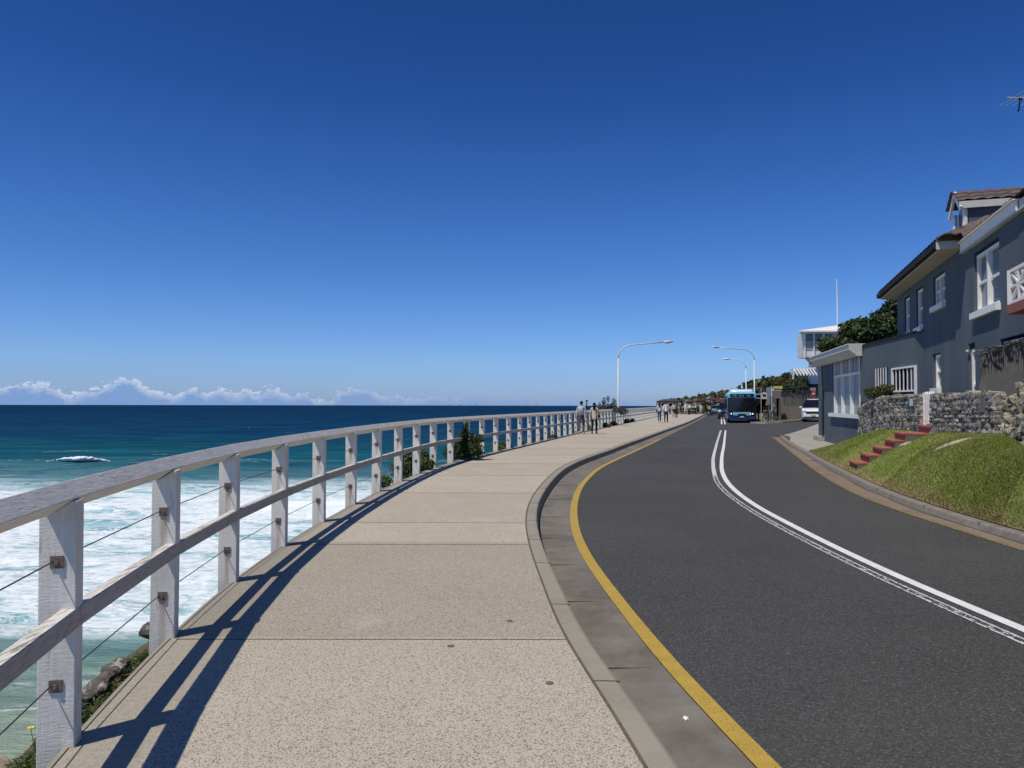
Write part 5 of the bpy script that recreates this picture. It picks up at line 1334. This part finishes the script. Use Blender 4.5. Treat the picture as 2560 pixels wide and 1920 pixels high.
# --- bus, front at local y=0 facing -y ---
t=thing('bus','blue and sky blue city bus facing the camera on the right side of the road','bus',(0,0,0))
BW=2.5
mb=MB(); loft(mb,[rrect(BW-.30,.34,2.62,.12,-.0,rt=.2),rrect(BW-.04,.30,2.74,.14,.10,rt=.22),rrect(BW,.30,2.80,.10,.4,rt=.22),rrect(BW,.30,2.80,.10,11.8,rt=.22),rrect(BW-.1,.32,2.76,.1,12,rt=.22)]); mb.build('body','bus_blue',t,smooth=False)
mb=MB(); loft(mb,[rrect(BW-.22,2.28,2.66,.05,-.03,rt=.2),rrect(BW+.01,2.25,2.80,.06,.10,rt=.24),rrect(BW+.02,2.25,2.84,.06,.6,rt=.24),rrect(BW+.02,2.5,2.84,.06,11.9,rt=.24)]); mb.build('roof_panel','bus_sky',t)
mb=MB(); loft(mb,[rrect(1.7,2.70,2.90,.04,.45,rt=.09),rrect(2.05,2.70,3.05,.05,.9,rt=.14),rrect(2.05,2.70,3.05,.05,4.5,rt=.14),rrect(1.9,2.7,2.9,.05,5,rt=.1)]); mb.build('roof_pod','bus_roof',t,smooth=True)
mb=MB(); loft(mb,[rrect(2.2,1.02,2.24,.10,-.065),rrect(2.42,.98,2.26,.10,.04)]); mb.build('windscreen','darkglass',t)
mb=MB(); loft(mb,[rrect(2.05,2.33,2.62,.05,-.055),rrect(2.08,2.32,2.63,.05,-.02)]); dp=mb.build('destination_display','darkglass',t)
mb=MB(); g=random.Random(2)
for (x0,x1) in((-.78,-.45),(-.22,.22),(.42,.80)):
    n=int((x1-x0)/.05)
    for k in range(n):
        for z in range(4):
            if g.random()<.55: mb.box((x0+.05*k+.02,-.058,2.41+z*.045),(.034,.006,.026))
mb.build('route_text','ledtext',dp)
mb=MB(); loft(mb,[rrect(1.45,.70,.98,.06,-.065),rrect(1.6,.68,1.0,.06,.0)]); mb.build('front_band','bus_sky',t)
mb=MB(); mb.box((.38,-.072,.90),(.45,.01,.10)); mb.build('advert_strip','plate_y',t)
mb=MB(); mb.prism([(-.42,.69),(.42,.69),(.3,.80),(.12,.86),(0,.82),(-.12,.86),(-.3,.80)],-.078,-.06,lambda a,b,c:(a,c,b)); mb.build('grille','darkglass',t)
mb=MB(); mb.box((0,-.06,.56),(.36,.02,.11)); mb.build('number_plate','plate_w',t)
for x in(-.92,.92):
    mb=MB(); mb.ico((x,-.0,.83),.16,2,0,(1.15,.45,.7)); hl=mb.build('headlight','darkglass',t,smooth=True)
    mb=MB(); mb.ico((x,-.075,.83),.062,2,0,(1,.5,1)); mb.build('bulb','lit',hl,smooth=True)
mb=MB(); mb.ico((.74,-.06,.83),.05,2,0,(1,.5,1)); mb.build('fog_light','lit',t,smooth=True)
for x in(-1,1):
    mb=MB(); mb.tube([(x*1.18,.05,2.35),(x*1.38,-.15,2.3),(x*1.40,-.17,2.1)],.025,6); mb.box((x*1.42,-.17,1.95),(.13,.09,.42)); mb.build('mirror','rubber',t)
for y in(2.6,9.2):
    for x in(-1.1,1.1): wheel(t,x,y,.47,.28)
for x in(-1,1):
    mb=MB(); 
    for k in range(6): mb.box((x*1.252,1.7+k*1.62,1.75),(.012,1.5,.85))
    mb.build('side_windows','darkglass',t)
mb=MB(); 
for x in(-.5,.55): mb.tube([(x-.5,-.075,1.06),(x+.35,-.08,1.16)],.010,5)
mb.build('wiper','rubber',t)
place(t,(20.62,69.0,-.12),-.255)
# --- generic car; front at -y, local length L ---
def car(label,paint,loc,rz,kind='hatch',name='parked_car',cat='car',L=4.3,Wd=1.78,Hh=1.5,front=True):
    t=thing(name,label,cat,(0,0,0)); 
    if kind=='van': prof=[(-.0,.45),(.02,.85),(.18,1.02),(.95,1.22),(1.75,1.86),(2.3,1.93),(4.6,1.93),(5.05,1.85),(5.12,.9),(5.1,.4)]
    else: prof=[(0,.42),(.03,.72),(.2,.82),(1.05,.96),(1.85,1.42),(2.3,1.48),(3.4,1.45),(4.05,1.0),(4.28,.94),(4.3,.45)]
    sx=L/prof[-2 if kind=='van' else -1][0]; sh=Hh/max(p[1] for p in prof)
    secs=[]
    prof=[(a*sx,b*sh) for a,b in prof]
    belt=.98*sh if kind!='van' else 1.12*sh
    rings=[]
    for (x_,k_) in((-.5,.0),(-.485,1),(-.30,1),(.30,1),(.485,1),(.5,0)):
        pass
    mb=MB(); NX=7
    # cross sections along y with tumblehome
    ysm=np.linspace(0,prof[-1][0],30); zs=np.interp(ysm,[p[0] for p in prof],[p[1] for p in prof])
    secs=[]
    for y,z in zip(ysm,zs):
        e=min(1,min(y,prof[-1][0]-y)/.35); w2=Wd/2*(.86+.14*math.sin(e*PI/2)); zb=.22
        top=max(z,.5); bl=min(belt,top-.02); tw=w2*(1-.20*max(0,(top-belt))/.5)
        secs.append([(w2,y,zb+.05),(w2,y,bl*.75),(w2*.985,y,bl),(tw,y,top-.05 if top>belt else top-.01),(tw*.85,y,top),(0,y,top+.015),(-tw*.85,y,top),(-tw,y,top-.05 if top>belt else top-.01),(-w2*.985,y,bl),(-w2,y,bl*.75),(-w2,y,zb+.05),(-w2*.8,y,zb),(w2*.8,y,zb)])
    loft(mb,secs); mb.build('body',paint,t,smooth=True)
    # glass
    def ypos(z,lo): 
        pr=prof if lo else prof[::-1]
        for (a,b),(c,d_) in zip(pr[:-1],pr[1:]):
            if min(b,d_)<=z<=max(b,d_) and b!=d_ and ((a>.3*0)): 
                q=a+(c-a)*(z-b)/(d_-b)
                if z>belt*.99: return q
        return pr[3][0]
    z0=belt+.03; z1=Hh-.09
    for lo,nm in((True,'windscreen'),(False,'rear_window')):
        ya,yb=ypos(z0,lo),ypos(z1,lo); s=-1 if lo else 1; wa=Wd/2*.93; wb=Wd/2*.74; off=.02
        mb=MB(); mb.add([(-wa,ya+s*off,z0),(wa,ya+s*off,z0),(wb,yb+s*off,z1+.015),(-wb,yb+s*off,z1+.015)],[(0,1,2,3)]); mb.build(nm,'darkglass',t)
    for x in(-1,1):
        mb=MB(); ya,yb=ypos(z0,True)+.25,ypos(z0,False)-.15; yc,yd=ypos(z1,True)+.2,ypos(z1,False)-.1
        mb.add([(x*(Wd/2*.985+.012),ya,z0),(x*(Wd/2*.985+.012),yb,z0),(x*(Wd/2*.83+.012),yd,z1-.02),(x*(Wd/2*.83+.012),yc,z1-.02)],[(0,1,2,3)]); mb.build('side_window','darkglass',t)
        mb=MB(); mb.ico((x*(Wd/2+.1),ypos(z0,True)+.30,belt+.09),.12,2,0,(.9,.5,.75)); mb.build('mirror',paint,t,smooth=True)
        mb=MB(); mb.ico((x*(Wd/2-.22),.10 if kind!='van' else .13,.72*sh if kind!='van' else .88*sh),.17,2,0,(1.0,.6,.75 if kind!='van' else 1.0)); mb.build('headlight','headlight',t,smooth=True)
        mb=MB(); mb.ico((x*(Wd/2-.15),prof[-1][0]-.07,.82*sh),.15,2,0,(.9,.5,.8)); mb.build('tail_light','taillight',t,smooth=True)
        for y in(.18*L,.80*L): wheel(t,x*(Wd/2-.12),y,.33)
    mb=MB(); mb.box((0,.03,.80*sh if kind=='van' else .60*sh),(Wd*.62,.10,.14)); mb.build('grille','darkglass',t)
    mb=MB(); mb.box((0,.05,.34),(Wd*.82,.14,.12)); mb.build('lower_bumper','rubber',t)
    mb=MB(); mb.box((0,-.03,.52*sh),(.37,.02,.11)); mb.box((0,prof[-1][0]+.012,.66),(.37,.02,.11)); mb.build('number_plate','plate_y',t)
    mb=MB(); mb.box((0,prof[-1][0]-.02,.42),(Wd*.8,.10,.2)); mb.build('rear_bumper','rubber',t)
    return place(t,loc,rz)
car('white people mover van parked on the side road, half hidden by the grey house','car_white',(25.3,64.6,.12),-.42,'van',L=5.1,Wd=1.92,Hh=1.93)
car('teal blue hatchback driving away, seen from behind left of the bus','car_blue',(32.8,123,-.12),PI-.28,'hatch',name='car',Hh=1.55)
car('dark navy van partly hidden behind the left side of the bus','car_navy',(24.5,88,-.12),-.27,'van',name='van',cat='van',Hh=1.95,Wd=1.85,L=4.8)
# --- scooter with rider in yellow ---
t=thing('motor_scooter','black motor scooter ridden away along the kerb','scooter',(0,0,0))
for y in(-.6,.62):
    mb=MB(); ring(mb,(0,y,.24),.19,.055,(1,0,0),18); mb.tube([(-.04,y,.24),(.04,y,.24)],.13,10); mb.build('wheel','rubber',t)
mb=MB(); loft(mb,[rrect(.2,.45,.7,.05,-.85),rrect(.34,.35,.80,.08,-.5),rrect(.32,.32,.78,.08,0),rrect(.3,.22,.34,.04,.05),rrect(.3,.22,.34,.04,.35)]); mb.box((0,.42,.62),(.36,.10,.75)); mb.build('body','car_navy',t)
mb=MB(); loft(mb,[rrect(.24,.78,.86,.03,-.7),rrect(.3,.78,.90,.04,-.1)]); mb.build('seat','rubber',t)
mb=MB(); mb.tube([(-.34,.30,1.02),(0,.42,1.0),(.34,.30,1.02)],.02,6); mb.tube([(0,.5,.4),(0,.4,1.0)],.03,6); mb.build('handlebar','rubber',t)
mb=MB(); mb.box((0,-.87,.62),(.16,.04,.08)); mb.build('tail_light','taillight',t); mb=MB(); mb.box((0,-.88,.45),(.2,.02,.14)); mb.build('number_plate','plate_w',t)
for x in(-1,1):
    mb=MB(); mb.tube([(x*.28,.34,1.02),(x*.34,.36,1.2)],.01,4); mb.ico((x*.36,.36,1.22),.06,1,0,(1,.3,.7)); mb.build('mirror','rubber',t)
place(t,(27.75,108.5,-.12),-.27)
rd=person('person in yellow shirt and dark helmet riding the scooter away',(0,0,0),0,1.72,0,arms=(((.27,.18,1.15),(.30,.38,1.12)),((-.27,.18,1.15),(-.30,.38,1.12))),shirt='yellow_cloth',pants='black_cloth',shoe='black_cloth',sit=True,sleeve=.5,group='riders')
place(rd,(27.80,108.3,-.17),-.27)
mb=MB(); mb.ico((0,.01,1.64),.145,2,0,(.92,1.05,.95)); mb.build('helmet','black_cloth',None,base=False).parent=rd
# ================= bus stop, signs, far walls =================
M['sign_beige']=pm('beige_sign',(.62,.58,.46),None,1,.6,.3); M['sign_yellow']=pm('yellow_sign',(.60,.52,.10),None,1,.6,.3); M['sign_red']=pm('red_sign',(.62,.05,.05),(.5,.05,.05),30,.6,.3); M['sign_white']=pm('white_sign',(.72,.72,.68),None,1,.6,.3)
def at(x,y,z): 
    """point at image column x, row y (2560 px photo) and depth z metres"""
    return Vector(((x-1280)/1923*z,z,EH+(1010+(x-1280)*.0022-y)/1923*z))
t=thing('bus_stop_sign','beige bus stop sign with black bus pictogram on a thin yellow banded pole','sign',(22.85,70.3,0))
p=Vector((22.0,67.2,.02)); t.location=p
q=Vector((22.35,68.2,0)); zc=2.45; q=Vector((22.22,68.6,0)); t.location=q
mb=MB(); mb.tube([q,q+Vector((0,0,2.95))],.03,6); mb.build('pole','galv',t); mb=MB(); mb.tube([q+Vector((0,0,1.0)),q+Vector((0,0,1.35))],.034,6); mb.build('yellow_band','sign_yellow',t)
sx=q.x+.28
mb=MB(); mb.prism([(-.25,2.05),(.25,2.05),(.25,2.45),(.2,2.6),(0,2.68),(-.2,2.6),(-.25,2.45)],q.y-.02,q.y+.01,lambda a,b,c:(sx+a,c,b)); sb=mb.build('sign_board','sign_beige',t)
mb=MB(); mb.prism([(-.15,2.28),(.15,2.28),(.15,2.40),(.12,2.46),(-.15,2.46)],q.y-.03,q.y-.022,lambda a,b,c:(sx+a,c,b)); mb.box((sx-.09,q.y-.026,2.27),(.05,.01,.05)); mb.box((sx+.09,q.y-.026,2.27),(.05,.01,.05)); mb.build('bus_pictogram','dark',sb)
# portal of the far property: slim pillars, lintel, dark doorway
t=thing('entrance_portal','grey rendered gateway with tall dark doorways beyond the bus stop','gateway',(24.4,72,0))
def abox(x0,x1,y0,y1,z,th=.4):
    a=at(x0,y1,z); b=at(x1,y0,z); return MB().box(((a.x+b.x)/2,z+th/2,(a.z+b.z)/2),(b.x-a.x,th,b.z-a.z))
abox(1920,1936,970,1051,71,.5).build('pillar','offwhite' if 0 else 'portal',t) if 'portal' in M else None
M['portal']=pm('pale_grey_render',(.22,.25,.28),(.28,.31,.34),2,.8,.2)
abox(1920.5,1926,990,1052,71,.5).build('pillar','portal',t); abox(1920.5,1937,968,990,71,.5).build('lintel','portal',t)
abox(1926,1936,990,1052,71.45,.05).build('doorway','dark',t)
abox(1935,1952.5,977,996,70.8,.5).build('lintel','brownwall',t); abox(1935.5,1941,996,1046,70.8,.45).build('pillar','paling',t); abox(1948.5,1952.5,996,1046,70.8,.45).build('pillar','paling',t); abox(1940,1949,996,1046,71.2,.05).build('doorway','dark',t)
abox(1937,1951,1043,1053,70.2,.5).build('doorstep','drive',t)
t=thing('sign_pole','pale grey pole carrying a yellow sign above a white arrow sign','sign',tuple(at(1930.5,1051,69)))
a=at(1930.5,1052,69); b=at(1929,965,69); mb=MB(); mb.tube([a,b],.05,8); mb.build('pole','galv',t)
abox(1934,1957,965,971.5,68.9,.04).build('sign_board','sign_yellow',t)
sb=abox(1930.5,1954,971.8,976.6,68.95,.04).build('sign_board','sign_white',t)
a=at(1935,974.2,68.9); mb=MB(); mb.add([a,a+Vector((.12,0,.07)),a+Vector((.12,0,.03)),a+Vector((.6,0,.03)),a+Vector((.6,0,-.03)),a+Vector((.12,0,-.03)),a+Vector((.12,0,-.07))],[(0,1,2,3,4,5,6)]); mb.build('arrow','dark',sb)
# retaining wall and paling fence
p0=Vector((25.2,72.2,0)); p1=Vector((37,70.8,0)); d_=(p1-p0).normalized(); L=(p1-p0).length
t=thing('retaining_wall','long plain brown rendered wall behind the white van','wall',tuple(p0))
mb=MB(); mb.beam(p0+Vector((0,0,.4)),p1+Vector((0,0,.4)),.3,2.0); mb.build('wall','brownwall',t)
t=thing('paling_fence','tall weathered dark timber paling fence on top of the brown wall','fence',tuple(p0+Vector((0,0,1.3))))
mb=MB(); g=random.Random(6); k=0; s_=0
while s_<L:
    w_=g.uniform(.25,.45); c=p0+d_*(s_+w_/2); z0=1.38+.038*s_; z1=3.0+.022*s_+g.uniform(-.06,.04)-(.3 if s_<1.2 else 0)
    mb.beam(c+Vector((0,g.uniform(-.03,.03),z0)),c+Vector((0,0,z1)),.05,w_*.97,(d_.x,d_.y,0)); s_+=w_
mb.build('palings','paling',t)
cs=[];r=[]
for k in range(40): 
    q=p0+d_*(L*k/40); cs.append((q.x,q.y,3.05+.022*L*k/40)); r.append((.35,.35,.14))
V,F=leaves(cs,r,5200,.09,91,asp=.25); fast_mesh('creeper','' or 'leaf_dk' and V if 0 else V,F,'leaf_dk',parent=t)
t=thing('road_sign','red and white road sign on a pole above the parked van','sign',tuple(at(2034,1040,70)))
a=at(2034,1042,70); b=at(2034,978,70); mb=MB(); mb.tube([a,b],.035,6); mb.build('pole','galv',t)
abox(2029.5,2039,977,991,69.9,.04).build('sign_board','sign_red',t); 
abox(2031,2037,983,986,69.86,.03).build('lettering','sign_white',t); abox(2026,2040,969.5,976,69.9,.04).build('grey_plate','portal',t)
# white timber lookout room of the neighbouring house, with flagpole
t=thing('white_house','white weatherboard house with a projecting louvred corner room above the hedge','house',tuple(at(2040,1000,76)))
Z0=74
def wb(x0,x1,y0,y1,z,th,m,name): return abox(x0,x1,y0,y1,z,th).build(name,m,t)
wb(2010,2110,834,894,Z0,1.6,'offwhite','wall')
a=at(2000,820,Z0-.5);b=at(2092,812,Z0-.5)
mb=MB(); mb.add([at(1998,826,Z0-.6),at(2120,826,Z0-.6),at(2120,829.5,Z0-.6),at(1998,829.5,Z0-.6),at(2008,829,Z0+2.5),at(2120,829,Z0+2.5),at(2095,813,Z0+1.2)],[(0,1,2,3),(0,4,6),(0,6,1),(1,6,5),(4,5,6),(3,2,5,4)]); mb.build('roof','white',t)
wb(2003,2120,829.6,833.5,Z0-.5,.3,'offwhite','fascia')
for k,x in enumerate((2013.5,2036.5,2061)): 
    wb(x+2.5,x+20.5,835,852,Z0-.03,.05,'glass','window')
    mb=MB(); 
    for q in range(8): c0=at(x+3,854+q*2.9,Z0-.05); c1=at(x+20.5,854+q*2.9,Z0-.05); mb.box(((c0.x+c1.x)/2,Z0-.05,c0.z),(c1.x-c0.x,.05,.05))
    mb.build('louvres','white',t); wb(x+2.5,x+20.5,852,876,Z0-.02,.03,'dark','window'); wb(x+2.5,x+20.5,876,892,Z0-.04,.05,'white','panel')
    wb(x-1.2,x+1.5,834,895,Z0-.15,.15,'white','corner_post')
mb=MB(); mb.add([at(2010,894,Z0),at(2080,894,Z0),at(2080,908,Z0+1.8),at(2024,908,Z0+1.8),at(2010,894,Z0+1.6),at(2080,894,Z0+1.6)],[(0,1,2,3),(0,3,4),(3,2,5,4)]); mb.build('soffit','white',t)
wb(2028,2090,906,960,Z0+2,.8,'white','lower_wall')
mb=MB(); 
for k in range(7): a=at(1984+k*9,925+ (k%2)*0,Z0-1+0); mb.beam(at(1985+k*8,924,Z0-1),at(1995+k*8,938,Z0-3.5),.08,.14)
mb.beam(at(1984,922.5,Z0-1),at(2040,920.5,Z0-1),.1,.18); mb.beam(at(1984.5,923,Z0-1),at(1983,948,Z0-1),.1,.1); mb.build('pergola','white',t)
t=thing('flagpole','tall thin white flagpole rising from the white house roof','flagpole',tuple(at(2094,815,76)))
mb=MB(); mb.tube([at(2095.5,835,77),at(2095.3,760,77),at(2094.5,697,77)],[.075,.065,.04],8); mb.build('pole','white',t)
# hedges and trees over the paling fence
cs,r=blobs(71,22,tuple(at(2010,962,78)),(1.6,2,.8),.5,.95); 
plant('hedge_tree','dark green leafy tree above the paling fence in front of the pergola','tree',tuple(at(2010,1010,78)),cs,r,7000,.16,'leaf',72,[([at(2010,1010,78)-Vector((0,0,1)),at(2010,965,78)],[.2,.1])],asp=.3,shell=.4,up=.3)
cs,r=blobs(73,16,tuple(at(1988,968,77)),(.9,1.5,.7),.4,.8); plant('hedge_tree','spiky grey green shrub left of the leafy tree above the paling fence','bush',tuple(at(1988,1000,77)),cs,r,4200,.15,'leaf_grey',74,asp=.22,shell=.4,up=.5)
cs,r=blobs(75,14,tuple(at(1944,962,82)),(1.3,1.5,.5),.5,.8); plant('hedge_tree','rounded rusty olive bush above the gateway','bush',tuple(at(1945,990,82)),cs,r,5000,.12,'leaf_ol',76,asp=.5)
cs,r=blobs(78,9,tuple(at(1963,950,84)),(.5,.8,.8),.35,.6); plant('hedge_tree','small dark pine behind the rusty olive bush','tree',tuple(at(1963,990,84)),cs,r,2600,.13,'leaf_dk',77,asp=.25)
# ================= far headland =================
def ridge(name,z,depth,prof,m,bumpy,seed,base=-14,front=None):
    """prof: list of (image column, row) of the skyline at depth z"""
    g=np.random.RandomState(seed); xs=np.linspace(prof[0][0],prof[-1][0],220); yy=np.interp(xs,[p[0] for p in prof],[p[1] for p in prof])
    NY=26; rows=[]
    mb=MB(); n=len(xs)
    for j in range(NY+1):
        f=j/NY
        for i,(x,y) in enumerate(zip(xs,yy)):
            top=at(x,y,z); e=math.sin(min(1,f*1.25)*PI/2)**.8 if f<=.8 else math.cos((f-.8)/.2*PI/2*.9)
            Zd=z-depth*(.8-f) ; X=(x-1280)/1923*z if f>0 else (x-1280)/1923*z
            h=base+(top.z-base)*e+g.randn()*bumpy*(1-abs(f-.8))
            mb.v.append((X+(Zd-z)*.1,Zd,h))
    for j in range(NY):
        for i in range(n-1): mb.f.append((j*n+i,j*n+i+1,(j+1)*n+i+1,(j+1)*n+i))
    o=mb.build(name,m,smooth=True); tag(o,kind='structure'); return np.array(mb.v).reshape(NY+1,n,3)
sky1=[(1655,1016),(1664,1010),(1676,1008.5),(1690,1007),(1702,1003.5),(1722,1003),(1740,1002.5),(1752,1000),(1766,999),(1778,993.5),(1790,990),(1806,989),(1822,988),(1850,984),(1900,980),(1990,975)]
G1=ridge('headland',520,230,sky1,'hill',.35,3)
sky2=[(1840,1006),(1858,992),(1868,972),(1876,964),(1890,961.5),(1905,960),(1922,958),(1950,955),(2010,950),(2080,950)]
G2=ridge('hill',230,95,sky2,'hill',.2,4,base=-2)
def scrub(G,n,size,seed,name,label,skyfrac=.8,rz_=(1,1,.6)):
    g=np.random.RandomState(seed); NY,NXx,_=G.shape; cs=[];r=[]
    for _ in range(n):
        j=int(NY*(skyfrac*g.rand()**.8)); i=g.randint(0,NXx); p=G[min(j,NY-1),i]; s=size*(.5+g.rand()); cs.append(tuple(p)); r.append((s*rz_[0],s*rz_[1],s*rz_[2]))
    jj=int((NY-1)*.8)
    for i in range(0,NXx,3):
        s=size*(.4+.8*g.rand()); cs.append(tuple(G[jj,i])); r.append((s,s,s*.6))
    V,F=leaves(cs,r,n*46,size*.30,seed,asp=.6); fast_mesh(name,V,F,'leaf_hill',kind='stuff',label=label,cat='woodland')
scrub(G1,420,4.2,5,'woodland','green scrub covering the distant low headland'); scrub(G2,300,2.2,6,'woodland','dark scrub covering the nearer hill behind the bus stop')
# headland houses
M['farwall']=pm('far_wall',(.42,.37,.32),(.55,.5,.44),.05,.8,.2,isl=.3); M['farwall2']=pm('far_wall_tan',(.33,.24,.17),(.42,.32,.24),.05,.8,.2); M['farroof']=pm('far_tiles',(.23,.085,.055),(.30,.13,.09),.2,.8,.2)
hs_=[(1671,1012,1.6,'wide low tan house at the cliff tip of the distant headland',2.4,'farwall2'),(1776,1003,1.0,'pale house on the distant headland just above the scooter rider',1,'farwall'),(1790,1007,1.2,'cream house with red roof on the headland above the teal car',1.1,'farwall'),(1806,1006,1.0,'pinkish house on the headland between the teal car and the bus',1,'farwall'),(1745,1007,.9,'small red roofed house on the headland above the raised arms',1.3,'farwall2'),(1722,1009,.9,'small tan house on the headland behind the far walkers',1.2,'farwall2'),(1799,1011,1.1,'low brown house on the headland directly above the teal car',1.8,'farwall2')]
for k,(x,y,s_,l,asp_,m_) in enumerate(hs_):
    z=430; c=at(x,y,z); w_=3.2*s_*asp_; h_=2.6*s_
    t=thing('headland_house',l,'house',(c.x,c.y,c.z-h_/2),0,'houses on the distant headland')
    mb=MB(); mb.box((c.x,c.y,c.z-1.5),(w_,6,h_+3)); mb.build('wall',m_,t)
    mb=MB(); mb.prism([(-w_/2-.3,h_/2),(w_/2+.3,h_/2),(w_/4,h_/2+1.1),(-w_/4,h_/2+1.1)],-3.3,3.3,lambda a,b,cc:(c.x+a,c.y+cc,c.z+b)); mb.build('roof','farroof' if k in(2,4,6) else 'brownwall',t)
    mb=MB()
    for q in(-.28,.05,.3): mb.box((c.x+q*w_,c.y-3.02,c.z+.1),(w_*.14,.06,h_*.4))
    mb.build('windows','dark',t)
for k,(x,y,w_,h_,l) in enumerate([(1896,983,3.4,1.6,'flat roofed dark house on the hill between bus and bus stop sign'),(1900,995,4.2,1.2,'long low terrace house below the flat roofed one on the hill'),(1893,1003,2.6,1.0,'pale wall of a house just right of the bus mirror')]):
    z=150; c=at(x,y,z); t=thing('hillside_house',l,'house',tuple(c),0,'houses on the nearer hill')
    mb=MB(); mb.box((c.x,c.y,c.z-1.2),(w_,4,h_+2.4)); mb.build('wall','brownwall' if k<2 else 'farwall',t); mb=MB(); mb.box((c.x,c.y,c.z+h_/2+.08),(w_+.5,4.6,.14)); mb.build('roof','offwhite' if k else 'farroof',t)
    mb=MB()
    for q in(-.3,0,.3): mb.box((c.x+q*w_,c.y-2.02,c.z),(w_*.16,.06,h_*.5))
    mb.build('windows','dark',t)
# Norfolk pines on the skyline
for k,(x,y,hh,l) in enumerate([(1909,962,7,'tallest lone pine on the skyline right of the second street lamp'),(1898,963,5,'small round tree on the skyline left of the lone pine')]):
    z=215; c=at(x,y,z); c.z-=2.0; t=thing('skyline_tree',l,'tree',tuple(c),0,'trees on the near skyline')
    cs=[(c.x,c.y,c.z+q*hh*.14) for q in range(5)]; r=[(.9*(1-q*.17)*(1 if k==0 else 1.6),.9*(1-q*.17),.5) for q in range(5)]
    if k==1: cs=cs[:3]
    V,F=leaves(cs,r[:len(cs)],900,.35,100+k,asp=.5); fast_mesh('crown','' and V if 0 else V,F,'leaf_dk',parent=t); mb=MB(); mb.tube([c-Vector((0,0,3)),c+Vector((0,0,2))],.15,6); mb.build('trunk','bark',t)
# small mast seen between the couple
t=thing('channel_marker','thin dark marker post standing in the sea between the walking couple','mast',tuple(Vector((44.5,460,SEA))))
mb=MB(); x_=(1467-1280)/1923*460; t.location=(x_,460,SEA); mb.tube([(x_,460,SEA-1),(x_,460,SEA+16.5)],.32,6); mb.box((x_,460,SEA+16.6),(1.2,1.2,.8)); mb.box((x_,460,SEA+11),(.9,.9,.6)); mb.build('mast','dark',t)
# ================= sailing boats =================
M['sail']=pm('grey_sail',(.10,.13,.19),(.14,.17,.23),.05,.8,.1); M['hull']=pm('dark_hull',(.03,.04,.06),None,1,.5,.3)
bl=['leftmost tiny sailing boat on the horizon','second tiny sailing boat from the left on the horizon','third tiny sailing boat on the horizon, above the fourteenth post','tiny sailing boat on the horizon, left of the close pair','left one of the close pair of sailing boats on the horizon','right one of the close pair of sailing boats on the horizon']
for k,(x,s_) in enumerate([(1124,.9),(1149,1.1),(1189,1.0),(1318,1.0),(1335.5,.8),(1341,1.0)]):
    z=4200; X=(x-1280)/1923*z; S_=13*s_
    t=thing('sailing_boat',bl[k],'sailing boat',(X,z,SEA),0,'sailing boats on the horizon')
    mb=MB(); loft(mb,[[(X-4*s_,z-1,SEA+1.3),(X-4*s_,z+1,SEA+1.3),(X-3*s_,z,SEA)],[(X+4*s_,z-1,SEA+1.3),(X+4*s_,z+1,SEA+1.3),(X+3*s_,z,SEA)]]); mb.build('hull','hull',t)
    mb=MB(); mb.tube([(X,z,SEA+1),(X,z,SEA+S_)],.18,5); mb.build('mast','hull',t)
    mb=MB(); mb.prism([(.3,2),(4.2*s_,2),(.3,S_)],-.1,.1,lambda a,b,c:(X+a,z+c,SEA+b)); mb.build('mainsail','sail',t)
    mb=MB(); mb.prism([(-.3,2),(-3.8*s_,2),(-.3,S_*.85)],-.1,.1,lambda a,b,c:(X+a,z+c,SEA+b)); mb.build('jib','sail',t)
print('objects',len(bpy.data.objects))
